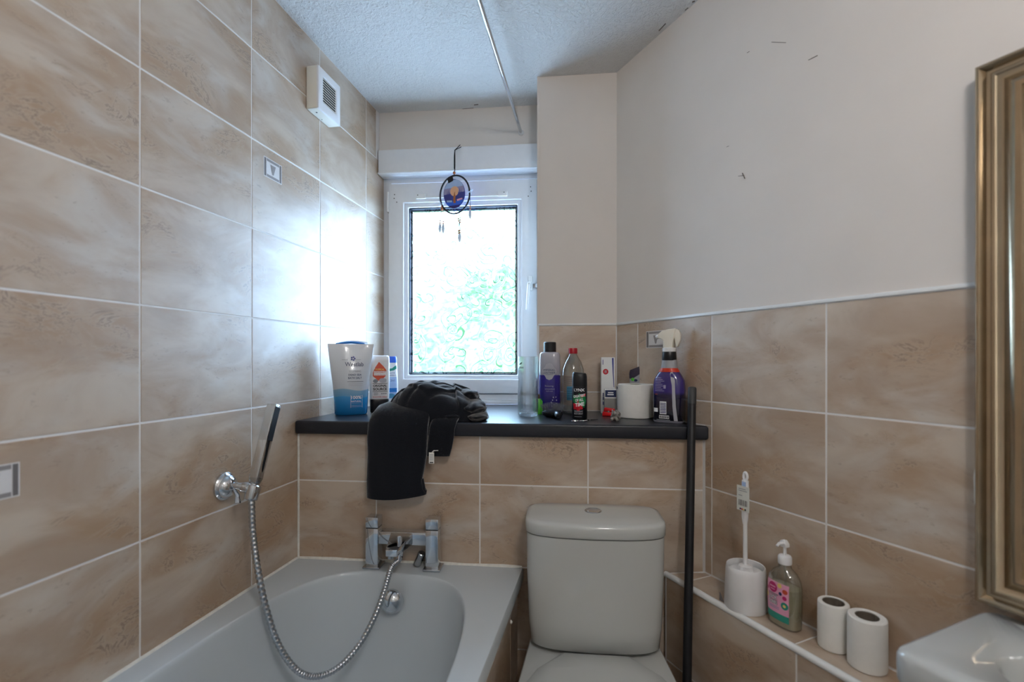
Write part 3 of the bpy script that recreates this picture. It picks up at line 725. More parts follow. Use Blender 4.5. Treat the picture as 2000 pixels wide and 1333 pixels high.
# ================================================================== RIGHT SIDE : mirror and basin
mr = thing('framed_mirror', 'tall mirror in a wide moulded champagne gold frame above the basin', 'mirror', PR+DR*.944+Vector((0, 0, .822)), RZR)
MW, MH = .62, .925
prof = [(0, .0), (0, .030), (.003, .0335), (.006, .0335), (.009, .030), (.013, .024), (.018, .0235), (.020, .027), (.0225, .031), (.026, .031), (.029, .028), (.036, .0245), (.042, .029), (.049, .038), (.055, .041), (.062, .039), (.068, .030), (.073, .018), (.078, .012), (.078, .004)]
loops = []
for w, h in prof: loops.append([Vector((w, -h, w)), Vector((MW-w, -h, w)), Vector((MW-w, -h, MH-w)), Vector((w, -h, MH-w))])
MB().loft(loops, False, False).build('frame_moulding', 'gold', mr, smooth=40)
box('mirror_glass', 'mirror', mr, .076, MW-.076, -.008, -.006, .076, MH-.076)
box('backing', 'card_core', mr, .004, MW-.004, -.004, -.001, .004, MH-.004)
dp = onP(1896, 905, PR, NR)
MB().tube(spline([(-.002, -.012, .300), (-.003, -.011, .26), (-.006, -.008, .225), (-.008, -.006, .19), (-.010, -.005, .16)], 16), [.0015, .002, .003, .002, .0035, .004, .003, .0025, .003, .004, .0045, .004, .0035, .003, .0025, .002, .001], 8).build('filler_drip', 'sealant', mr)
bs = thing('wash_basin', 'small white ceramic wash basin fixed to the wall under the gold mirror', 'basin', PR+DR*.945+Vector((0, 0, 0)), RZR)
def rr(x0, x1, y0, y1, r, z, seg=8):
    out = []
    for cx_, cy_, a0 in ((x1-r, y1-r, 0), (x0+r, y1-r, PI/2), (x0+r, y0+r, PI), (x1-r, y0+r, 1.5*PI)):
        for i in range(seg+1):
            a = a0+PI/2*i/seg; out.append(Vector((cx_+r*math.cos(a), cy_+r*math.sin(a), z)))
    return out
BZ = .803
nseg = 36
def bowl(sx, sy, z): return [Vector((.245+sx*math.cos(2*PI*i/nseg+PI/nseg), -.168+sy*math.sin(2*PI*i/nseg+PI/nseg), z)) for i in range(nseg)]
MB().loft([rr(.06, .40, -.24, -.003, .05, BZ-.17), rr(.02, .44, -.262, -.003, .035, BZ-.075), rr(.004, .456, -.280, -.002, .026, BZ-.055), rr(0, .46, -.284, -.002, .026, BZ-.045), rr(0, .46, -.284, -.002, .026, BZ-.010), rr(.003, .457, -.281, -.002, .024, BZ-.003), rr(.010, .45, -.274, -.003, .02, BZ),
           bowl(.165, .090, BZ), bowl(.158, .084, BZ-.006), bowl(.150, .078, BZ-.03), bowl(.12, .066, BZ-.085), bowl(.06, .04, BZ-.11), bowl(.01, .01, BZ-.112)], True, True).build('basin_bowl', 'ceramic', bs, smooth=45)
cyl('waste', 'chrome', bs, (.245, -.168, BZ-.113), (.245, -.168, BZ-.108), .022, 24)
cyl('tap_body', 'chrome', bs, (.245, -.061, BZ+.0005), (.245, -.061, BZ+.07), .0145, 24, bevel=.003)
MB().tube([(.245, -.061, BZ+.06), (.245, -.11, BZ+.055), (.245, -.145, BZ+.045)], .011, 14).build('tap_spout', 'chrome', bs)
cyl('trap', 'chrome', bs, (.245, -.150, BZ-.25), (.245, -.150, BZ-.168), .028, 24, bevel=.004)
cyl('waste_pipe', 'chrome', bs, (.245, -.150, BZ-.225), (.245, -.1125, BZ-.225), .017, 20)

# ================================================================== fan, rail, dreamcatcher
fan = thing('extractor_fan', 'white square extractor fan with slatted grille high on the tiled wall', 'extractor fan', (XL, 1.450, 2.072), PI/2)
FW, FH, FD = .135, .143, .046
box('housing', 'cream_plastic', fan, 0, FW, -FD+.004, -.0005, 0, FH, .004, 3)
frame('grille_frame', 'white_plastic', fan, .000, FW, .000, FH, .028, -FD-.001, -FD+.008, .003, wz=.032, wt=.026)
box('grille_dark_back', 'black_satin', fan, .024, FW-.024, -FD+.003, -FD+.0045, .028, FH-.022)
for i in range(10):
    z = .034+i*.0086
    MB().add([(.026, -FD-.0002, z-.0016), (FW-.026, -FD-.0002, z-.0016), (FW-.026, -FD-.0002, z+.0010), (.026, -FD-.0002, z+.0010), (.026, -FD+.0035, z+.0012), (FW-.026, -FD+.0035, z+.0012), (FW-.026, -FD+.0035, z+.0036), (.026, -FD+.0035, z+.0036)],
             [(0, 1, 2, 3), (7, 6, 5, 4), (3, 2, 6, 7), (0, 4, 5, 1), (0, 3, 7, 4), (1, 5, 6, 2)]).build('slat', 'cream_plastic', fan)
cyl('screw', 'ink_black', fan, (.028, -.022, -.0006), (.028, -.022, .001), .003, 12)
cyl('screw', 'ink_black', fan, (.075, -.012, -.0006), (.075, -.012, .001), .0018, 12)

r0 = Vector((XL, 1.985, 0))+EX*.626; r0.z = 2.209; rb = r0+NB*.001
rail = thing('shower_curtain_rail', 'thin chrome shower curtain rail running below the ceiling', 'rail', rb, 0)
dv = Vector((-.332, 1.265, 2.209))-r0; dv.z = 0
MB().tube([Vector((0, 0, 0)), dv*.5, dv*3.7], .0068, 16).build('rail_tube', 'chrome', rail)
lathe('wall_socket', 'white_plastic', rail, [(.012, .0), (.012, .004), (.0095, .007), (.009, .012)], 20, M=Matrix.Rotation(PI/2, 4, 'X'))

hk = Q(.345, -.0235, 1.985); hk.z = 2.132
dc = thing('dreamcatcher', 'small dreamcatcher with black hoop and feathers hanging in front of the window', 'dreamcatcher', hk, BETA)
cyl('hook_pin', 'chrome_soft', dc, (0, 0, 0), (0, -.012, .002), .0018, 10)
HC = Vector((.004, -.030, -.196)); HR = .0775
MB().tube(spline([(0, -.010, .001), (.002, -.016, -.03), (.004, -.026, -.085), (.000, -.03, -.118)], 10), .0018, 6).build('hanging_cord', 'leather_cord', dc)
MB().tube(spline([(0, -.010, .001), (-.001, -.016, -.03), (.001, -.026, -.085)], 10), .0016, 6).build('hanging_cord', 'leather_cord', dc)
for e in ((.024, -.012, .022), (.028, -.010, .014)): MB().tube([(0, -.011, .0), (e[0]*.5, -.013, e[1+1]*.45), e], .0017, 6).build('cord_end', 'leather_cord', dc)
lathe('knot_bead', 'wood_bead', dc, [(0, -.0065), (.0045, -.005), (.006, 0), (.0045, .005), (0, .0065)], 14, loc=(.002, -.030, -.104))
yaw = math.radians(-26); HM = Matrix.Translation(HC) @ Matrix.Rotation(math.radians(-15), 4, 'Y') @ Matrix.Rotation(yaw, 4, 'Z')
MB().tube([HM @ Vector((HR*math.cos(a), 0, HR*math.sin(a))) for a in [2*PI*i/64 for i in range(64)]], .0036, 10, closed=True).build('hoop', 'leather_cord', dc)
class DiscB:
    def front(s, x, z): return -.0014
disc = MB()
vs = [HM @ Vector((x, y, z)) for y in (-.001, .001) for x, z in ell(-.001, .004, .056, .060, 40)]
disc.add(vs, [tuple(range(39, -1, -1)), tuple(range(40, 80))]+[(i, (i+1) % 40, 40+(i+1) % 40, 40+i) for i in range(40)])
dsk = disc.build('picture_disc', 'ink_indigo', dc)
def on_disc(name, m, pts, e=.0016):
    cq, sq = math.cos(.26), math.sin(.26)
    pts = [(x*cq+(z-.004)*sq, -x*sq+(z-.004)*cq+.004) for x, z in pts]
    return MB().add([HM @ Vector((x, -e, z)) for x, z in pts], [tuple(range(len(pts)))]).build(name, m, dsk, smooth=0)
def seg_ell(z0, z1, n=14, rx=.0545, rz=.0585, cx=-.001, cz=.004):   # slice of the disc between two heights
    f = lambda z: rx*math.sqrt(max(0, 1-((z-cz)/rz)**2)); zs = [z0+(z1-z0)*i/n for i in range(n+1)]
    return [(cx+f(z), z) for z in zs]+[(cx-f(z), z) for z in zs[::-1]]
on_disc('picture_sky', 'ink_paleblue', seg_ell(.030, .060)); on_disc('picture_glow', 'ink_peach', ell(.002, .014, .022, .020), .0018)
on_disc('picture_sky', 'ink_lilac', seg_ell(.006, .032), .0015); on_disc('picture_lake', 'ink_brightblue', seg_ell(-.045, -.026), .0017); on_disc('picture_ground', 'ink_purple', seg_ell(-.0545, -.043), .0018)
for x, t in ((-.036, .022), (-.029, .026), (-.023, .018), (.022, .016), (.029, .026), (.036, .020), (-.040, .01), (.040, .01)): on_disc('picture_tree', 'ink_indigo', [(x-.005, -.02), (x+.005, -.02), (x, t)], .0019)
on_disc('picture_animal', 'wood_bead', [(-.006, -.034), (.007, -.034), (.005, -.018), (.007, -.006), (.004, .004), (.006, .012), (.001, .008), (-.003, -.002), (-.006, -.016)], .0022)
on_disc('picture_shore', 'ink_pink', [(.012, -.020), (.040, -.018), (.042, -.024), (.014, -.028)], .0020); on_disc('picture_shore', 'ink_paleblue', [(-.042, -.018), (-.012, -.022), (-.014, -.029), (-.040, -.026)], .0020)
MB().add([HM @ Vector((x, y, z)) for y in (-.0028, .0028) for x, z in ((-.014, .056), (.012, .056), (.012, .078), (-.014, .078))], [(0, 1, 2, 3), (7, 6, 5, 4), (0, 4, 5, 1), (1, 5, 6, 2), (2, 6, 7, 3), (3, 7, 4, 0)]).build('disc_strap', 'leather_cord', dc)
for a in (math.radians(186), math.radians(-14)):
    p = HM @ Vector((HR*math.cos(a), 0, HR*math.sin(a)))
    mb = MB()
    for i in range(26):
        d = Vector((rnd.uniform(-1, 1), rnd.uniform(-1, 1), rnd.uniform(-1, 1))).normalized()*rnd.uniform(.008, .018)
        mb.tube([p, p+d], [.002, .0008], 5)
    mb.build('fur_tuft', 'feather', dc)
def tassel(p, cords):
    for dx, L, fl in cords:
        e = p+Vector((dx, 0, -L)); MB().tube([p, p+Vector((dx*.7, 0, -L*.5)), e], .0012, 5).build('tassel_cord', 'leather_cord', dc)
        for kz in (0, .009): lathe('bead', 'wood_bead', dc, [(0, -.004), (.0035, -.002), (.0035, .002), (0, .004)], 10, loc=e+Vector((0, 0, kz)))
        if fl:
            f = [(-.001, 0), (-.006, -.010), (-.008, -.024), (-.005, -.036), (0, -.044), (.004, -.034), (.006, -.020), (.004, -.008), (.001, 0)]
            n = len(f); vs = [e+Vector((x, -.0006-abs(x)*.2, z)) for x, z in f]+[e+Vector((x, .0006-abs(x)*.2, z)) for x, z in f]
            MB().add(vs, [tuple(range(n)), tuple(range(2*n-1, n-1, -1))]+[(i, (i+1) % n, n+(i+1) % n, n+i) for i in range(n)]).build('feather', 'feather', dc, smooth=0)
pL = HM @ Vector((-HR*.99, 0, -.014)); pR_ = HM @ Vector((HR*.96, 0, -.024)); pB = HM @ Vector((0, 0, -HR))
tassel(pL+Vector((0, 0, -.004)), [(-.008, .072, True), (.006, .076, True)]); tassel(pR_, [(.002, .066, True)]); tassel(pB, [(-.004, .036, False), (.004, .042, False)]); tassel(pB+Vector((0, 0, -.03)), [(-.003, .058, False), (.002, .055, True)])
MB().tube([pL+Vector((0, 0, .004)), pL+Vector((0, 0, -.022))], [.003, .0055], 8).build('bead', 'wood_bead', dc)

# ================================================================== THINGS ON THE SILL
ZS = SILL+.0004
def sill_at(px, py): p = onZ(px, py, SILL); p.z = ZS; return p

# ---- bath salt pouch
zramp_material('pouch_print', [(0., '1c78bd'), (.045, '2389cd'), (.062, '2f93d2'), (.064, '5f9cc6'), (.088, '7fa9c8'), (.090, 'c5ccd4'), (.20, 'd9dde2'), (.26, 'e6e9ee')], .22, .004, 55, .4)
p = sill_at(682, 811); 
pouch = thing('bath_salt_pouch', 'white and blue foil pouch of bath salt standing by the left tiled wall', 'pouch', p+Vector((-.004, .02, 0)), face(p)+.04)
pouch['label'] = 'white and blue standing foil pouch of bath salt'
PB = Body([(0, .052, .026, 2.6), (.006, .0555, .031, 2.6), (.05, .0575, .036, 2.4), (.10, .061, .034, 2.2), (.15, .067, .027, 2.), (.20, .073, .016, 2.), (.235, .077, .006, 2.), (.246, .078, .0025, 2.), (.250, .078, .0016, 2.)])
ob = PB.build('pouch_bag', 'pouch_print', pouch, seg=56)
for v in ob.data.vertices:
    n_ = noise.noise(Vector((v.co.x*28, v.co.z*22, 3.))); v.co.y += n_*.004*min(1, v.co.z/.03)*(1 if v.co.z < .24 else .3)
    if v.co.z > .24: v.co.y += .003*math.sin(v.co.x*60)
class PBx:
    def front(s, x, z):
        return PB.front(x, z)-.0028
B = PBx()
tp_ = spline([(-.050, .006, .249), (-.02, .004, .254), (.01, .005, .255), (.045, .008, .250)], 16)
MB().tube(tp_, .0075, 8, flat=.55).build('zip_seal', 'ink_blue', pouch)
MB().tube([q+Vector((.012, .012, .004)) for q in tp_], .0085, 8, flat=.5).build('torn_top_flap', 'ink_white', pouch)
text('brand_lettering', 'Westlab', 'ink_navy', pouch, B, .010, .178, .015, .062)
text('lettering', 'SOOTHING', 'ink_grey', pouch, B, .012, .153, .0068, .040)
text('lettering', 'DEAD SEA', 'ink_navy', pouch, B, .012, .141, .0068, .044, bold=.01)
text('lettering', 'BATH SALT', 'ink_navy', pouch, B, .012, .130, .0068, .046, bold=.01)
decal_rect('text_line', 'ink_grey', pouch, B, -.014, .040, .1165, .1185); 
for z in (.109, .103): decal_rect('text_line', 'ink_silver', pouch, B, -.010, .038, z, z+.0013)
for z, x0 in ((.1935, -.022), (.1935, .022)): decal_rect('text_line', 'ink_grey', pouch, B, x0-.010, x0+.010, z, z+.0011)
for a in range(5): decal_poly('flower_mark', 'ink_indigo', pouch, B, ell(.006+.0055*math.cos(a*1.257), .198+.0055*math.sin(a*1.257), .003, .003, 10), rings=2)
text('lettering', '100%', 'ink_white', pouch, B, .016, .062, .011, .034, bold=.02); text('lettering', 'NATURAL', 'ink_white', pouch, B, .016, .0485, .0062, .034, bold=.01)
for z in (.0415, .034, .029): decal_rect('text_line', 'ink_paleblue', pouch, B, .000, .034, z, z+.001)
for x in (-.003, .0355): decal_rect('label_box_side', 'ink_white', pouch, B, x, x+.0009, .026, .070)

# ---- shower gel bottle standing on its cap
p = onY(741, 806, 1.665); p.z = ZS
gel = thing('shower_gel_bottle', 'white coconut shower gel bottle standing on its black cap behind the towel', 'bottle', p, face(p)+.12)
GB = Body([(.050, .033, .019, 3.6), (.056, .0345, .020, 3.6), (.12, .036, .021, 3.4), (.19, .036, .020, 3.4), (.204, .035, .018, 3.4), (.209, .032, .014, 3.2), (.210, .028, .010, 3.)])
Body([(0, .031, .019, 3.2), (.003, .033, .0205, 3.4), (.046, .034, .0205, 3.5), (.0495, .033, .0195, 3.5)]).build('cap', 'black_plastic', gel)
GB.build('bottle_body', 'white_plastic', gel)
decal_poly('leaf_print', 'ink_orange', gel, GB, [(-.004, .186), (.012, .170), (.0225, .156), (.0225, .138), (.012, .126), (-.006, .117), (-.016, .126), (-.0255, .134), (-.025, .148), (-.016, .168)], EPS)
decal_poly('speech_shape', 'ink_grey', gel, GB, ell(-.016, .116, .009, .007), EPS*.8); decal_poly('speech_shape', 'ink_silver', gel, GB, ell(.010, .118, .013, .008, p=3.), EPS*1.3)
decal_rect('print_band', 'ink_white', gel, GB, -.022, .022, .1365, .152, EPS*1.6)
text('lettering', 'TROPICAL', 'ink_yellow', gel, GB, -.002, .1585, .0058, .034, EPS*2.4, .02)
text('lettering', 'COCONUT', 'ink_orange', gel, GB, 0, .1475, .0055, .040, EPS*2.6, .02); text('lettering', '& SHEA BUTTER', 'ink_orange', gel, GB, 0, .1395, .003, .038, EPS*2.6)
decal_poly('round_mark', 'ink_white', gel, GB, ell(.021, .178, .0075, .0075), EPS*1.6)
decal_rect('rule_line', 'ink_black', gel, GB, -.026, .026, .1065, .108); decal_rect('rule_line', 'ink_black', gel, GB, -.026, .026, .077, .0785)
text('brand_lettering', 'ORIGINAL', 'ink_black', gel, GB, 0, .099, .0082, .049, bold=.025); text('brand_lettering', 'SOURCE', 'ink_black', gel, GB, 0, .0865, .0092, .049, bold=.03)
for i, w in enumerate((.014, .016, .013)): decal_rect('text_line', 'ink_grey', gel, GB, -.022, -.022+w, .072-i*.0036, .0735-i*.0036)
for x in (.004, .011, .018): decal_rect('text_line', 'ink_grey', gel, GB, x, x+.005, .068, .0715)
text('lettering', 'SHOWER 250ml', 'ink_red', gel, GB, 0, .058, .0040, .050, bold=.01)

# ---- shampoo bottle
p = onY(759, 797, 1.80); p.z = ZS
sh = thing('shampoo_bottle', 'white shampoo bottle with blue top half hidden behind the shower gel', 'bottle', p, face(p)+.05)
SB = Body([(0, .031, .018, 3.), (.003, .033, .020, 3.), (.04, .036, .022, 2.8), (.10, .0365, .022, 2.8), (.165, .033, .020, 2.8), (.182, .032, .0195, 2.8)])
SB.build('bottle_body', 'white_plastic', sh)
Body([(.182, .0315, .019, 2.8), (.184, .032, .0195, 2.8), (.203, .031, .018, 2.8), (.207, .028, .015, 2.8)]).build('flip_cap', 'ink_brightblue', sh)
decal_poly('swirl_print', 'ink_teal', sh, SB, [(-.02, .156), (.012, .160), (.024, .170), (.030, .172), (.031, .158), (.020, .152), (0, .148), (-.02, .146)]); 
text('lettering', 'head &', 'ink_indigo', sh, SB, .010, .142, .006, .026); text('lettering', 'shoulders', 'ink_indigo', sh, SB, .008, .133, .006, .040)
text('lettering', '2in1', 'ink_indigo', sh, SB, .014, .112, .008, .016)
decal_rect('label_field', 'ink_paleblue', sh, SB, -.030, .030, .040, .126, EPS*.6); decal_rect('label_band', 'ink_blue', sh, SB, -.031, .031, .066, .082, EPS*1.4)
decal_poly('ring_print', 'ink_skyblue', sh, SB, ell(.008, .052, .016, .009), EPS*1.4)

# ---- ribbed clear tumbler
p = sill_at(1031, 813)
gl_ = thing('glass_carafe', 'tall clear ribbed glass carafe near the window handle end of the sill', 'carafe', p, face(p))
gl_['label'] = 'tall clear ribbed glass carafe with a small leaf emblem'
def ribs(r, z, amp, seg=72): return [Vector(((r+amp*math.cos(18*2*PI*i/seg))*math.cos(2*PI*i/seg), (r+amp*math.cos(18*2*PI*i/seg))*math.sin(2*PI*i/seg), z)) for i in range(seg)]
MB().loft([ribs(.030, 0, 0), ribs(.0335, .004, .0006), ribs(.0345, .03, .0009), ribs(.0342, .085, .0009), ribs(.0330, .098, .0003), ribs(.0335, .104, 0), ribs(.0332, .125, 0), ribs(.0338, .13, .0007), ribs(.0345, .20, .0007), ribs(.0350, .205, 0), ribs(.0330, .2052, 0),
           ribs(.0322, .198, 0), ribs(.0312, .12, 0), ribs(.0316, .03, 0), ribs(.029, .016, 0), ribs(.004, .012, 0)]).build('glass_wall', 'clear_glass', gl_, smooth=60)
cyl('thick_base', 'clear_glass', gl_, (0, 0, .002), (0, 0, .011), .0295, 32, bevel=.002)
class CB_:
    def front(s, x, z): return -math.sqrt(max(1e-6, .0352**2-x*x))
decal_poly('leaf_emblem', 'ink_black', gl_, CB_(), [(-.030, .178), (-.0255, .182), (-.0205, .1865), (-.0215, .181), (-.026, .177)], EPS, 3)
for x in (-.029, -.024, -.019): decal_rect('emblem_letter', 'ink_grey', gl_, CB_(), x, x+.0035, .164, .170, EPS, 2, 1)
# ---- small green bottle behind it
p = onY(1051, 803, 1.715); p.z = ZS
gb = thing('small_green_bottle', 'tiny bright green bottle with a brown stopper beside the hairbrush', 'bottle', p, face(p))
Body([(0, .015, .012, 2.4), (.01, .017, .013, 2.4), (.045, .016, .012, 2.4), (.055, .009, .008, 2.)]).build('bottle_body', mat('bright_green', '52b53a', .35), gb)
lathe('stopper', 'bark', gb, [(.006, .055), (.007, .058), (.007, .068), (.004, .071)], 16)

# ---- purple bath foam bottle
p = onY(1074, 803, 1.755); p.z = ZS
im = thing('bath_foam_bottle', 'tall bottle with purple label and black cap beside the clear red capped bottle', 'bottle', p, face(p)-.08)
IB = Body([(0, .034, .024, 3.2), (.004, .037, .027, 3.2), (.03, .0385, .028, 3.), (.12, .0385, .028, 3.), (.20, .0372, .027, 3.), (.214, .036, .026, 3.), (.220, .033, .023, 3.), (.222, .022, .020, 2.4)])
zramp_material('bath_foam', [(0., '241a66'), (.05, '2b2078'), (.138, '32278a'), (.140, '9f9dab'), (.2, 'b1b0ba'), (.23, 'b9b9c2')], .18, .0, 1, .3)
IB.build('bottle_body', 'bath_foam', im, seg=56)
lathe('cap', 'black_satin', im, [(.0205, .220), (.0225, .222), (.0225, .256), (.0205, .258), (0, .258)], 36)
decal_poly('badge', 'ink_silver', im, IB, [(0, .182), (.010, .179), (.016, .168), (.024, .160), (.0265, .152), (.024, .144), (.016, .136), (.010, .125), (0, .121), (-.010, .125), (-.016, .136), (-.024, .144), (-.0265, .152), (-.024, .160), (-.016, .168), (-.010, .179)], EPS*1.2)
text('brand_lettering', 'IMPERIAL', 'ink_navy', im, IB, 0, .157, .0068, .042, EPS*2.2); text('brand_lettering', 'LEATHER', 'ink_navy', im, IB, 0, .147, .0072, .044, EPS*2.2); decal_rect('rule_line', 'ink_navy', im, IB, -.013, .013, .1405, .1414, EPS*2.2)
text('lettering', 'Relaxing', 'ink_lilac', im, IB, .000, .099, .0062, .030); text('lettering', 'antioxidant', 'ink_lilac', im, IB, .002, .0895, .0055, .035); text('lettering', 'bath soak', 'ink_lilac', im, IB, .001, .0815, .0042, .024)
for i in range(9): decal_poly('flower_print', 'ink_lilac', im, IB, ell(.014+rnd.uniform(-.010, .014), .040+rnd.uniform(-.02, .024), .0022, .0028, 8), rings=2)

# ---- clear bottle with red cap
p = onY(1119, 801, 1.790); p.z = ZS
rb_ = thing('red_capped_bottle', 'clear plastic bottle with a red screw cap behind the black spray can', 'bottle', p, face(p))
KB = Body([(0, .036, .036, 2.), (.004, .040, .040, 2.), (.06, .041, .041, 2.), (.135, .041, .041, 2.), (.16, .0395, .0395, 2.), (.185, .031, .031, 2.), (.205, .019, .019, 2.), (.216, .0135, .0135, 2.), (.225, .013, .013, 2.)])
KB.build('bottle_body', 'clear_plastic', rb_)
lathe('screw_cap', mat('red_plastic', 'b3182a', .35), rb_, [(.0155, .216), (.0165, .217), (.0165, .234), (.015, .2365), (0, .2365)], 28)
decal_rect('paper_label', mat('label_paper', 'a99c90', .6, alpha=1), rb_, KB, -.034, .030, .030, .138, EPS, 16, 4)
for i in range(11): decal_rect('text_line', 'ink_motif_dark', rb_, KB, -.032, -.004+.006*((i*5) % 3), .130-i*.0072, .1325-i*.0072, EPS*2, 8, 1)
decal_rect('label_block', 'ink_skyblue', rb_, KB, -.022, .028, .048, .098, EPS*2.2, 14, 3)
for i in range(5): decal_rect('text_line', 'ink_navy', rb_, KB, -.020, .020, .055+i*.0085, .056+i*.0085, EPS*3, 12, 1)
decal_rect('barcode', 'ink_motif', rb_, KB, -.034, -.024, .040, .075, EPS*2.2, 6, 1)

# ---- black deodorant spray can
p = sill_at(1132, 819.5)
ly = thing('deodorant_spray_can', 'black deodorant spray can with green and red print beside the hairbrush', 'spray can', p, face(p)-.05)
LB = Body([(0, .022, .022, 2.), (.003, .0245, .0245, 2.), (.104, .0245, .0245, 2.), (.108, .0242, .0242, 2.)])
LB.build('can', 'black_plastic', ly)
Body([(.108, .0240, .0240, 2.2), (.110, .0246, .0246, 2.2), (.140, .0238, .0235, 2.4), (.148, .0228, .0222, 2.6), (.152, .020, .019, 3.)]).build('spray_cap', 'black_satin', ly)
for v in ly.children[-1].data.vertices:
    if v.co.z > .13: v.co.z += -v.co.x*.10
text('brand_lettering', 'LYNX', 'ink_white', ly, LB, .000, .0965, .0088, .034, bold=.03)
decal_poly('print_splash', 'ink_green', ly, LB, [(-.019, .082), (.0, .086), (.019, .084), (.021, .06), (.016, .04), (.0, .034), (-.012, .036), (-.020, .06)], EPS, 7)
decal_poly('print_splash', 'ink_red', ly, LB, [(-.02, .052), (-.004, .066), (.008, .050), (.012, .036), (-.004, .028), (-.018, .034)], EPS*1.5, 6)
decal_poly('print_splash', 'ink_red', ly, LB, [(.004, .079), (.020, .085), (.0195, .076), (.008, .072)], EPS*1.5, 5)
for s_, x, z, h, w in (('GREATEST', .0, .0775, .0080, .038), ('OF ALL', .0, .0645, .0085, .026), ('TIME', .002, .0505, .0115, .030)): text('lettering', s_, 'ink_white', ly, LB, x, z, h, w, EPS*2.6, .03, .16, .2)
text('lettering', 'DEODORANT', 'ink_silver', ly, LB, -.002, .028, .0055, .028, EPS*2.2, .02); text('lettering', 'BODYSPRAY', 'ink_silver', ly, LB, -.002, .0205, .0055, .028, EPS*2.2, .02); decal_rect('text_line', 'ink_grey', ly, LB, -.016, .008, .010, .0115)

# ---- tall white carton, small carton, white card
p = onY(1187, 805, 1.800); p.z = ZS
cx_ = thing('tall_white_carton', 'tall narrow white carton with a red disc leaning on the tiled pier', 'carton', p, BETA+.02)
box('carton', 'white_gloss', cx_, -.0245, .0245, -.012, .018, 0, .203, .0008, 1); CF = Flat(-.012)
decal_poly('red_disc', 'ink_red', cx_, CF, ell(-.009, .1505, .0098, .0102), rings=2); decal_rect('disc_mark', 'ink_silver', cx_, CF, -.0125, -.0055, .146, .1555, EPS*2, 1, 1); decal_rect('disc_mark', 'ink_red', cx_, CF, -.0110, -.0070, .1515, .1540, EPS*3, 1, 1); decal_rect('disc_mark', 'ink_red', cx_, CF, -.0110, -.0070, .1475, .1500, EPS*3, 1, 1)
decal_poly('blue_sweep', 'ink_indigo', cx_, CF, [(.0135, .200), (.0195, .200), (.0195, .150), (.0215, .095), (.0195, .095), (.016, .150)], EPS, 2)
decal_rect('text_line', 'ink_indigo', cx_, CF, -.0195, -.0175, .176, .194, EPS, 1, 1)
for z in (.030, .048, .062): decal_rect('text_line', 'ink_indigo', cx_, CF, -.0190, -.0160, z, z+.012, EPS, 1, 1)
p = onY(1192, 803, 1.745); p.z = ZS
sc_ = thing('small_carton', 'small grey and white carton with navy label behind the red clip', 'carton', p, BETA-.03)
box('carton', mat('grey_card', '8f8f8c', .6), sc_, -.020, .020, -.010, .014, 0, .058, .0008, 1); box('carton_top', 'white_gloss', sc_, -.0205, .0205, -.0105, .0145, .058, .091, .0008, 1); CF = Flat(-.0105)
decal_rect('navy_label', 'ink_navy', sc_, CF, -.0185, .0195, .0625, .087, EPS, 1, 1); decal_rect('text_line', 'ink_white', sc_, CF, -.009, .010, .0765, .0800, EPS*2, 1, 1); decal_rect('text_line', 'ink_white', sc_, CF, -.011, .011, .0695, .0735, EPS*2, 1, 1)
p = onY(1216, 803, 1.775); p.z = ZS
wc_ = thing('white_card_box', 'plain white card box half hidden behind the toilet roll', 'box', p, BETA+.05)
box('carton', 'white_gloss', wc_, -.021, .021, -.012, .012, 0, .100, .0008, 1); box('dark_lid_edge', 'ink_black', wc_, -.0215, -.017, -.013, -.002, .090, .0985)

# ---- roll-on stick
p = onY(1243, 804, 1.775); p.z = ZS
st = thing('grey_roll_on_stick', 'flat grey deodorant stick with slanted dark purple cap behind the toilet roll', 'deodorant', p, face(p)-.05)
TB = Body([(0, .022, .012, 3.4), (.003, .0235, .0135, 3.4), (.11, .0238, .014, 3.4), (.147, .0238, .0135, 3.4)])
TB.build('stick_body', mat('grey_plastic', '9a9a9e', .4), st)
cap = Body([(.136, .0242, .0142, 3.4), (.152, .0248, .0145, 3.4), (.158, .0245, .014, 3.4), (.166, .0225, .0125, 3.4)]).build('slanted_cap', mat('aubergine_plastic', '2a2034', .45), st)
for v in cap.data.vertices:
    if v.co.z > .15: v.co.z += v.co.x*.42
    elif v.co.z < .14: v.co.z += .004*math.sin(v.co.x*130)+v.co.x*.35
decal_poly('green_mark', 'bright_green', st, TB, ell(-.012, .124, .006, .006), EPS, 2); decal_poly('dark_mark', 'ink_navy', st, TB, ell(-.002, .121, .0065, .0045), EPS*.9, 2)

# ---- toilet roll on the sill
def toilet_roll(name, label, loc, R, H, rc_, group=None):
    o = thing(name, label, 'toilet roll', loc, rnd.uniform(0, 6), group)
    lathe('paper', 'tissue', o, [(rc_, .0015), (R-.003, 0), (R-.0005, .002), (R, .006), (R*1.002, H*.5), (R, H-.006), (R-.0005, H-.002), (R-.003, H), (rc_+.0006, H-.001)], 56, cap0=False, cap1=False)
    lathe('cardboard_core', 'card_core', o, [(rc_, .001), (rc_+.0008, .001), (rc_+.0008, H-.002), (rc_, H-.002), (rc_-.0012, H-.002), (rc_-.0012, .001)], 36, cap0=False, cap1=False)
    return o
p = sill_at(1241, 819); p = p+Vector((.004, .056, 0))
tr_ = toilet_roll('toilet_roll', 'full white toilet roll on the sill beside the purple spray bottle', p, .0595, .112, .021)
MB().add([Vector((.0604*math.cos(a), .0604*math.sin(a), z)) for z in (.001, .111) for a in (4.3, 4.34, 4.38, 4.42)], [(0, 1, 5, 4), (1, 2, 6, 5), (2, 3, 7, 6)]).build('loose_sheet_edge', 'tissue', tr_)
tr_.rotation_euler = (0, 0, face(p)-.5)

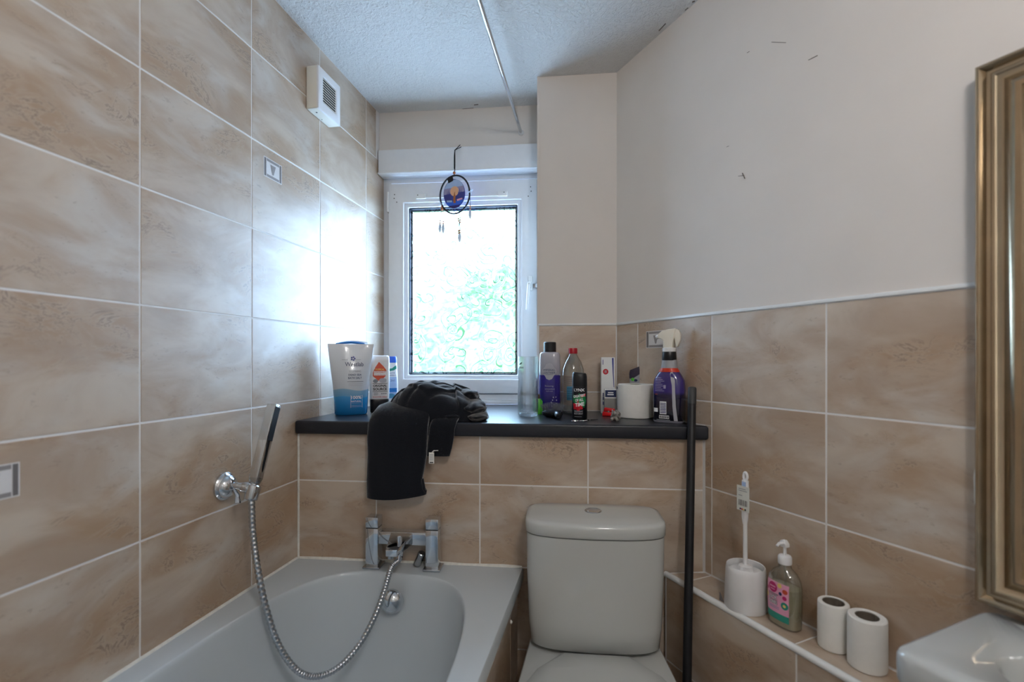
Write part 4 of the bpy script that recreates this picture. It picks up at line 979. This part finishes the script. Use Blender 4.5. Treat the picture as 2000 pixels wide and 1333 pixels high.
# ---- purple trigger spray
p = onP(1307, 822, PR-NR*.042, NR); p.z = ZS
sprn = thing('trigger_spray_bottle', 'purple cleaning spray bottle with white trigger head beside the black pole', 'spray bottle', p, face(p)-.32)
zramp_material('spray_print', [(0., '8f8f9c'), (.006, '8f8f9c'), (.0065, '12121c'), (.05, '171327'), (.085, '1f1840'), (.095, '34257a'), (.16, '2f2273'), (.2, '2a1f66')], .16, .0, 1, .5)
VB = Body([(0, .044, .026, 3.6), (.004, .0465, .028, 3.6), (.05, .0475, .029, 3.2), (.10, .0485, .029, 3.), (.13, .046, .028, 2.8), (.146, .038, .026, 2.6), (.158, .030, .023, 2.2), (.165, .024, .021, 2.)])
VB.build('bottle_body', 'spray_print', sprn, seg=60)
Body([(.156, .0315, .0245, 2.2), (.160, .0305, .0240, 2.2), (.168, .0255, .0225, 2.)]).build('red_collar', mat('signal_red', 'cf3a22', .35), sprn)
Body([(.164, .0255, .0215, 2.), (.19, .0225, .0205, 2.), (.194, .0222, .020, 2.)]).build('grey_neck', mat('pale_grey_plastic', 'a3a5ab', .35), sprn)
Body([(.192, .0215, .0210, 2.), (.195, .0222, .0218, 2.), (.217, .0212, .0208, 2.), (.220, .020, .0195, 2.)]).build('black_collar', 'black_plastic', sprn)
lathe('white_ring', 'white_plastic', sprn, [(.0205, .219), (.0205, .230), (.016, .232)], 32)
def slab(name, m, parent, pts, y0, y1, bevel=.003):
    n = len(pts); return MB().add([(x, y, z) for y in (y0, y1) for x, z in pts], [tuple(range(n)), tuple(range(2*n-1, n-1, -1))]+[(i, (i+1) % n, n+(i+1) % n, n+i) for i in range(n)]).build(name, m, parent, bevel=bevel, seg=3, smooth=50)
slab('trigger_head', 'cream_plastic', sprn, [(-.016, .230), (.013, .230), (.016, .255), (.022, .280), (.024, .291), (.0, .289), (-.020, .284), (-.030, .276), (-.036, .266), (-.032, .261), (-.022, .259), (-.016, .254)], -.013, .013, .005)
slab('trigger_lever', 'cream_plastic', sprn, [(.016, .288), (.030, .287), (.036, .275), (.036, .255), (.028, .235), (.024, .233), (.020, .250), (.017, .265)], -.008, .008, .003)
cyl('nozzle', 'white_plastic', sprn, (-.034, 0, .268), (-.041, 0, .264), .0065, 16, bevel=.001)
decal_poly('silver_stripe', 'ink_silver', sprn, VB, [(.012, .158), (.017, .156), (.026, .130), (.0275, .09), (.0295, .05), (.0345, .007), (.024, .007), (.0195, .05), (.0185, .09), (.017, .125), (.011, .15)], EPS, 3)
for i in range(9): decal_rect('text_line', 'ink_lilac', sprn, VB, -.036, -.016+.010*((i*4) % 3)/2, .137-i*.0050, .1385-i*.0050, EPS, 6, 1)
decal_rect('symbol_box', 'ink_lilac', sprn, VB, -.008, -.001, .105, .116, EPS, 3, 2)
decal_rect('orange_line', 'ink_orange', sprn, VB, -.035, -.027, .086, .0875, EPS, 3, 1)
bx0, bx1, bz0, bz1 = -.020, .001, .026, .065
decal_rect('barcode_panel', 'ink_white', sprn, VB, bx0, bx1, bz0, bz1, EPS, 5, 5)
for i in range(7): decal_rect('barcode_bar', 'ink_purple', sprn, VB, bx0+.002, bx1-.001, bz0+.004+i*.0048, bz0+.0062+i*.0048, EPS*2, 5, 1)
decal_rect('small_label', 'ink_white', sprn, VB, -.040, -.026, .032, .044, EPS, 4, 2)
decal_rect('symbol_panel', 'ink_white', sprn, VB, -.022, .009, .0125, .0225, EPS, 6, 2)
for x in (-.020, -.014, -.008, -.002, .004): decal_rect('symbol', 'ink_black', sprn, VB, x, x+.0035, .0140, .0205, EPS*2, 2, 2)
decal_rect('base_label', 'ink_grey', sprn, VB, -.030, .012, .0075, .0095, EPS, 6, 1)

# ---- small things at the front of the sill
p = sill_at(1188, 813)
rc2 = thing('red_peg', 'small bright red plastic peg lying before the grey carton', 'peg', p, face(p)-.1)
slab('lower_jaw', mat('bright_red', 'd3141c', .3), rc2, [(-.020, 0), (.016, 0), (.019, .012), (-.018, .015)], -.009, .009, .002)
slab('upper_jaw', 'bright_red', rc2, [(-.016, .017), (.020, .014), (.023, .025), (-.012, .029)], -.008, .008, .002)
cyl('spring', 'chrome_soft', rc2, (.002, -.010, .0155), (.002, .010, .0155), .003, 10)
p = sill_at(1203, 823)
fg = thing('grey_ornament', 'small mottled grey animal ornament in front of the toilet roll', 'ornament', p+Vector((0, .008, 0)), face(p))
bm = bmesh.new(); bmesh.ops.create_icosphere(bm, subdivisions=3, radius=1)
for v in bm.verts:
    d = v.co.copy(); n_ = noise.noise(d*2.3+Vector((4, 1, 7)))*.35+noise.noise(d*5)*.14
    v.co = Vector((d.x*.015*(1+n_), d.y*.013*(1+n_), max(.0, .015+d.z*.0155*(1+n_))))
me = bpy.data.meshes.new('ornament_body'); bm.to_mesh(me); bm.free(); me.shade_smooth(); me.materials.append(mat('mottled_stone', '8f8a84', .6, var=.75, vscale=140, bump=.8, bscale=180))
o = bpy.data.objects.new('ornament_body', me); COL.objects.link(o); o.parent = fg
lathe('ornament_head', 'mottled_stone', fg, [(0, -.009), (.006, -.007), (.0085, 0), (.006, .007), (0, .009)], 14, loc=(-.006, -.010, .024))
for x in (-.011, .001): lathe('ear', 'mottled_stone', fg, [(0, -.003), (.003, 0), (0, .004)], 10, loc=(x, -.009, .033))
for x in (-.015, .004): MB().tube([(x*.7, -.006, .008), (x, -.015, .003)], [.005, .004], 8).build('foot', 'mottled_stone', fg)
p = sill_at(1132, 824)
sci = thing('nail_scissors', 'small silver nail scissors lying at the front edge of the sill', 'scissors', p, face(p)+.28)
for sg in (-1, 1):
    c0 = Vector((-.016 if sg < 0 else .012, -.004+.002*sg, .0028))
    MB().tube([c0+Vector((.0115*math.cos(a), .0085*math.sin(a), 0)) for a in [2*PI*i/24 for i in range(24)]], .0016, 8, closed=True).build('finger_loop', 'chrome', sci)
    MB().tube([c0+Vector((.010, .003, 0)), Vector((.034, .010, .0028)), Vector((.066, .020+.002*sg, .0028))], [.0016, .0022, .0007], 8).build('blade', 'black_satin', sci)
cyl('pivot', 'chrome', sci, (.036, .0105, .001), (.036, .0105, .0055), .0025, 12)

# ---- hairbrush, bristles up, handle towards the room
p = sill_at(1079, 815)
hb = thing('hairbrush', 'black hairbrush lying bristles up with its handle towards the room', 'hairbrush', p, face(p)+.02)
def pad(s, z, cy_=0.): return [Vector((q.x, q.y+cy_, z)) for q in sell(.036*s, .034*s, 2.3, 0, 36)]
MB().loft([pad(.6, .001), pad(.92, .006), pad(1., .013), pad(.97, .018), pad(.6, .021)]).build('brush_head', 'black_plastic', hb, smooth=60)
MB().tube(spline([(.008, -.026, .012), (.012, -.045, .016), (.016, -.070, .015), (.019, -.092, .011)], 14), [.009, .0088, .0085, .0085, .0085, .009, .0098, .0105, .011, .0112, .0112, .011, .0102, .0085, .005], 14).build('handle', 'black_plastic', hb)
MB().loft([pad(.85, .018), pad(.8, .022), pad(.5, .025)]).build('cushion', 'rubber', hb, smooth=60)
mb = MB()
for i in range(-6, 7):
    for j in range(-8, 9):
        x, y = i*.0048+(.0024 if j % 2 else 0), j*.0052
        if (x/.031)**2+(y/.029)**2 > 1: continue
        t = Vector((x*1.42, y*1.3, .022+.028*(1-.35*((x/.031)**2+(y/.029)**2))))
        mb.tube([(x, y, .021), t], [.0007, .0005], 4)
tag(mb.build('bristles', mat('bristle_grey', '77777c', .4), hb), kind='stuff')

# ---- dark towel heaped on the sill with two ends hanging over the edge
tw = thing('towel', 'dark navy terry towel bunched on the sill and hanging over its edge', 'towel', Q(0, 0), BETA)
def N(*a): return noise.noise(Vector(a))
mb = MB()
# heap: one sheet with overlapping fold edges (small steps) and soft wrinkles
nu, nv = 190, 120; s0, s1, w0, w1 = .262, .606, -.024, .225
def sst(x, w): x = max(0., min(1., x/w+.5)); return x*x*(3-2*x)
def arc(s_):                                            # front edge of the upper cloth layer, as depth at each s
    return .004+.035*math.exp(-((s_-.335)/.060)**2)+max(0, s_-.43)*.9
P = {}; R_ = {}
for j in range(nv+1):
    for i in range(nu+1):
        u, v = i/nu, j/nv; a = 2*u-1; b = 2*v-1
        r = abs(a)**2.2+abs(b)**2.4
        dome = max(0., 1-r)**.5
        x = s0+(s1-s0)*u; y = w0+(w1-w0)*v
        env = .060+.050*math.exp(-((u-.42)/.34)**2)
        w_ = .10*N(u*2.6, v*2.2, 4.)+.035*math.sin(16*u+7*v+5*N(u*2, v*2, 1.))+.03*N(u*9, v*8, 9.)
        ray1 = -.06*abs(math.sin(5.2*math.atan2(v+.15, u-.05)*2+2*N(u*2, v*2, 6.)))**8
        z = env*dome*(1+w_+ray1)
        z += .0085*sst(y-arc(x)-.003*N(x*60, 3., 1.), .006)*min(1, dome*3)
        z += .010*sst((u-.70)+.25*(v-.4)+.03*N(v*6, 2., 2.), .02)*min(1, dome*2)*(1-sst(u-.93, .1))
        z += .007*sst(-(u-.86)-.35*(v-.5), .02)*sst(u-.60, .2)*min(1, dome*2)
        z += .006*sst((v-.55)-.3*(u-.5)+.03*N(u*7, 5., 5.), .02)*min(1, dome*2)
        z += .034*math.exp(-((x-.345)/.075)**2)*math.exp(-((y-.020)/.040)**2)*min(1, dome*2.5)
        x += .010*N(u*3, v*3, 20.)*dome; y += .010*N(u*3, v*3, 30.)*dome
        P[i, j] = (x, y, SILL+.0012+z); R_[i, j] = r
vs = [P[i, j] for j in range(nv+1) for i in range(nu+1)]
fs = [(j*(nu+1)+i, j*(nu+1)+i+1, (j+1)*(nu+1)+i+1, (j+1)*(nu+1)+i) for j in range(nv) for i in range(nu) if min(R_[i, j], R_[i+1, j], R_[i, j+1], R_[i+1, j+1]) < 1.0]
mb.add(vs, fs)
# hanging part: a flattened sleeve of cloth lofted along the path over the edge
def sleeve(path, wd, th, seg=52, wob=.006, seed=0., hem=True):
    loops = []
    for k, (x, y, z, w, t, ang) in enumerate(path):
        l = []
        for i in range(seg):
            a = 2*PI*i/seg; cx2, sy2 = math.cos(a), math.sin(a)
            X = w*math.copysign(abs(cx2)**.55, cx2); T = t*math.copysign(abs(sy2)**.7, sy2)
            n1 = wob*N(X*16+seed, z*9, seed)+.4*wob*math.sin(X*70+z*22+seed)
            l.append(Vector((x+X, y-(T+n1)*math.cos(ang) if True else 0, z+(T+n1)*math.sin(ang))))
        loops.append(l)
    if hem:
        last = path[-1]
        loops.append([Vector((last[0]+(q.x-last[0])*.96, last[1]+(q.y-last[1])*.7, q.z+.004)) for q in loops[-1]])
        loops.append([Vector((last[0]+(q.x-last[0])*.93, last[1]+(q.y-last[1])*.55, q.z+.05)) for q in loops[-1]])
    mb.loft(loops, True, not hem)
def P_(z, y, xl, xr, t, ang): return ((xl+xr)/2, y, z, (xr-xl)/2, t, ang)
A = [P_(1.072, .11, .285, .430, .018, 1.5), P_(1.088, .060, .272, .436, .019, 1.45), P_(1.084, .018, .262, .440, .019, 1.1), P_(1.066, -.016, .254, .441, .017, .7), P_(1.040, -.036, .250, .441, .0150, .25), P_(1.00, -.042, .250, .440, .0145, 0), P_(.95, -.042, .252, .438, .015, 0), P_(.91, -.041, .250, .432, .016, 0), P_(.87, -.040, .248, .424, .018, 0), P_(.845, -.040, .248, .428, .021, 0), P_(.822, -.040, .249, .438, .024, 0)]
sleeve(A, 0, 0, seed=1.3, wob=.003)
for q in range(len(mb.v)):                              # the hem dips in the middle and lifts to one side
    v = mb.v[q]
    if v[2] < .86: f = (.86-v[2])/.04; mb.v[q] = (v[0], v[1], v[2]+f*(.010*abs((v[0]-.33)/.1)**1.6+.006*(v[0]-.33)/.1-.010*(1 if v[1] < -.045 else 0)))
Bp = [P_(1.066, .06, .452, .535, .010, 1.45), P_(1.060, .0, .452, .532, .010, 1.3), P_(1.050, -.020, .448, .528, .009, .8), P_(1.030, -.0345, .444, .524, .0075, .2), P_(1.0, -.036, .441, .521, .007, 0), P_(.97, -.036, .438, .515, .007, 0), P_(.945, -.036, .437, .508, .007, 0)]
sleeve(Bp, 0, 0, seed=6.1, hem=False, wob=.002)
# soft lumps of folded cloth at the end of the heap
def lump(c, rx, ry, rz, seed, rot=0.):
    loops = []; M = Matrix.Translation(c) @ Matrix.Rotation(rot, 4, 'Z')
    for t in range(1, 20):
        th = PI*t/20; l = []
        for i in range(40):
            a = 2*PI*i/40; d = Vector((-math.cos(th), math.sin(th)*math.cos(a), math.sin(th)*math.sin(a)))
            f = 1+.22*N(d.x*1.6+seed, d.y*1.2, d.z*1.6)+.07*math.sin(5*a+3*d.y+seed)
            q = M @ Vector((d.x*rx*f, d.y*ry*f, d.z*rz*f)); q.z = max(q.z, SILL+.0013); l.append(q)
        loops.append(l)
    mb.loft(loops)
lump((.570, .060, SILL+.040), .032, .060, .026, 1.7, -.2); lump((.535, .105, SILL+.075), .036, .050, .022, 4.2, .2); lump((.582, .040, SILL+.014), .030, .050, .014, 7.9, -.1); lump((.505, .012, SILL+.020), .040, .030, .018, 12.3, .5)
mb.build('towel_cloth', 'towel', tw, smooth=80)
lt = MB().box(.4475, .4635, -.0525, -.0517, .925, .958).build('care_label', 'tissue', tw)
MB().tube([(.456, -.052, .957), (.462, -.049, .963), (.474, -.044, .963)], [.004, .005, .004], 6, flat=.25).build('label_loop', 'tissue', lt)
for z in (.951, .947, .943, .939, .935): box('label_print', 'ink_grey', lt, .4495, .4615, -.0528, -.0525, z, z+.0012)
box('label_print', 'ink_black', lt, .450, .461, -.0529, -.0526, .9265, .9295)

# ================================================================== pole and ledge things
pt = atD(1352, 757, 1.440); pm = atD(1345, 1150, 1.318)
dpole = (pm-pt).normalized(); foot = pt+dpole*((0-pt.z)/dpole.z)
pole = thing('black_pole', 'long black metal pole leaning against the end of the sill', 'pole', foot, 0)
top = pt-foot; un = top.normalized()
MB().tube([un*.012, top*.5, top-un*.006], .0117, 20).build('tube', 'black_satin', pole)
MB().tube([top-un*.05, top-un*.004, top], [.0123, .0123, .0105], 20).build('end_cap', mat('dark_grey_plastic', '3a3b3d', .5), pole)
MB().tube([Vector((0, 0, .0005)), un*.02], [.013, .0135], 20).build('rubber_foot', 'rubber', pole)

ZL = LEDGE+.0006
def ledge_at(px, py): p = onZ(px, py, LEDGE); p.z = ZL; return p
p = PR+DR*.500-NR*.060; p.z = ZL
tbh = thing('toilet_brush', 'white toilet brush with a price tag standing in its round plastic holder', 'toilet brush', p, RZR)
lathe('holder', 'white_plastic', tbh, [(.050, 0), (.051, .002), (.047, .100), (.0455, .112), (.0445, .1135), (.043, .112), (.0445, .10), (.0475, .02), (.0, .015)], 56)
lathe('splash_disc', 'white_plastic', tbh, [(.040, .094), (.041, .097), (.018, .101), (.016, .113), (.011, .116), (.0, .116)], 40)
MB().tube([(0, 0, .05), (-.001, 0, .13), (-.002, .001, .23)], [.006, .0055, .0050], 14).build('handle_stem', 'white_plastic', tbh)
def hsec(z, w, t, x=-.002): return [Vector((q.x+x, q.y, z)) for q in sell(w, t, 2.6, 0, 20)]
MB().loft([hsec(.225, .005, .005), hsec(.245, .0085, .006), hsec(.29, .0095, .006, -.0015), hsec(.345, .0085, .006, -.001)]).build('handle_grip', 'white_plastic', tbh, smooth=60)
MB().tube([Vector((-.0005+.0052*math.cos(a), 0, .356+.011*math.sin(a))) for a in [2*PI*i/28 for i in range(28)]], .0034, 10, closed=True).build('hanging_loop', 'white_plastic', tbh)
lathe('bristle_head', 'tissue', tbh, [(0, .02), (.03, .022), (.032, .06), (.02, .085), (0, .088)], 24)
ptag = MB().box(-.020, .017, -.0078, -.0070, .262, .330).build('price_tag', 'label_white' if 'label_white' in MATS else mat('label_white', 'ddded6', .5), tbh)
PF = Flat(-.0078); 
for x, w in ((-.014, .002), (-.0105, .0012), (-.008, .003), (-.0035, .001), (-.001, .0022), (.003, .001), (.0055, .0028), (.010, .0012)): decal_rect('barcode_bar', 'ink_motif_dark', ptag, PF, x, x+w, .276, .292, EPS, 1, 1)
for x, m_ in ((-.009, 'ink_navy'), (-.004, 'ink_red'), (.001, 'ink_yellow'), (.006, 'ink_black')): decal_poly('colour_dot', m_, ptag, PF, ell(x, .267, .0024, .0024, 12), EPS, 1)
for z, w in ((.321, .022), (.316, .026), (.303, .012)): decal_rect('text_line', 'ink_grey', ptag, PF, -.015, -.015+w, z, z+.0016, EPS, 1, 1)
box('blue_tape', 'ink_paleblue', tbh, -.0055, .0055, -.0072, -.0060, .318, .342)
tbh.scale = (1, 1, .93)
p = PR+DR*.452-NR*.094; p.z = ZL
shd = thing('dark_chip', 'small dark triangular chip beside the toilet brush holder', 'chip', p, RZR)
slab('chip', 'ink_motif_dark', shd, [(-.004, 0), (.010, 0), (-.003, .022)], -.001, .001, .0004)

p = PR+DR*.598-NR*.046; p.z = ZL
sb = thing('hand_soap_bottle', 'pump bottle of cloudy hand soap with a pink patterned label on the ledge', 'soap bottle', p, RZR-.02)
OB = Body([(0, .034, .021, 2.6), (.003, .037, .0235, 2.6), (.05, .0385, .024, 2.6), (.095, .0385, .024, 2.6), (.112, .036, .023, 2.4), (.126, .027, .020, 2.2), (.134, .016, .015, 2.), (.140, .0135, .0135, 2.), (.148, .0135, .0135, 2.)])
OB.build('bottle_body', 'clear_plastic', sb, seg=56)
liq = Body([(.003, .035, .0212, 2.6), (.05, .0368, .0224, 2.6), (.092, .0368, .0224, 2.6), (.0925, .030, .018, 2.6)]).build('soap', mat('cloudy_soap', 'b7ab8c', .3, trans=.15), sb, seg=56)
decal_rect('label', 'ink_pink', sb, OB, -.0335, .026, .030, .104, EPS, 14, 6); decal_rect('label_stripe', 'ink_teal', sb, OB, -.0335, .026, .016, .032, EPS*1.2, 14, 2)
decal_poly('round_badge', 'ink_magenta', sb, OB, ell(-.013, .089, .012, .012), EPS*1.8, 3); decal_rect('badge_line', 'ink_pink', sb, OB, -.021, -.005, .0895, .0925, EPS*2.6, 4, 1); decal_rect('badge_line', 'ink_pink', sb, OB, -.019, -.007, .0835, .0855, EPS*2.6, 4, 1)
decal_poly('print_shape', 'ink_yellow', sb, OB, ell(.005, .098, .0055, .0055), EPS*1.8, 2); decal_poly('print_shape', 'ink_orange', sb, OB, ell(.018, .088, .006, .0055), EPS*1.8, 2); decal_poly('print_shape', 'ink_magenta', sb, OB, ell(.017, .073, .0050, .0050), EPS*1.8, 2)
decal_poly('print_shape', 'ink_navy', sb, OB, ell(.007, .080, .004, .004), EPS*1.8, 2); decal_poly('print_shape', 'ink_teal', sb, OB, ell(.017, .055, .0085, .0085), EPS*1.8, 2); decal_poly('print_shape', 'ink_yellow', sb, OB, ell(.017, .055, .0034, .0034), EPS*2.4, 2)
decal_poly('print_shape', 'ink_magenta', sb, OB, ell(-.029, .082, .003, .0042), EPS*1.8, 2); decal_poly('print_shape', 'ink_yellow', sb, OB, ell(-.030, .066, .003, .006), EPS*1.8, 2)
text('lettering', 'LUCK', 'ink_black', sb, OB, -.0125, .0665, .0092, .024, EPS*2.0, .06); text('lettering', 'CURES', 'ink_black', sb, OB, -.0125, .0545, .0092, .024, EPS*2.0, .06)
text('lettering', 'LUCK', 'ink_white', sb, OB, -.0125, .0665, .0088, .023, EPS*3.0, .015); text('lettering', 'CURES', 'ink_white', sb, OB, -.0125, .0545, .0088, .023, EPS*3.0, .015)
decal_rect('text_line', 'ink_motif', sb, OB, -.024, .002, .073, .0755, EPS*2, 6, 1)
for z in (.0445, .041): decal_rect('text_line', 'ink_lilac', sb, OB, -.022, .004, z, z+.0014, EPS*2, 6, 1)
lathe('pump_collar', 'white_plastic', sb, [(.0145, .145), (.0150, .147), (.0150, .160), (.013, .164), (.006, .166)], 28)
cyl('pump_stem', 'white_plastic', sb, (0, 0, .163), (0, 0, .186), .0038, 14)
slab('pump_head', 'white_plastic', sb, [(-.008, .184), (.008, .184), (.008, .192), (.002, .200), (-.006, .200), (-.010, .196)], -.007, .007, .002)
MB().tube([(0, 0, .194), (0, -.020, .195), (0, -.027, .190)], [.004, .0035, .003], 10).build('pump_nozzle', 'white_plastic', sb)
MB().tube([(0, 0, .15), (.002, 0, .10), (.004, 0, .012)], .0025, 8).build('dip_tube', 'clear_plastic', sb)

for (px, py, R, H, lab) in ((1625, 1254, .030, .100, 'slim used toilet roll beside the hand soap on the ledge'), (1690, 1290, .0345, .104, 'slightly fatter used toilet roll between the slim roll and the basin')):
    p = ledge_at(px, py); off = (PR-p).dot(NR); p = p-NR*max(0, R+.003-off)+DR*.015
    toilet_roll('toilet_roll', lab, p, R, H, .0205, 'used rolls on the ledge')
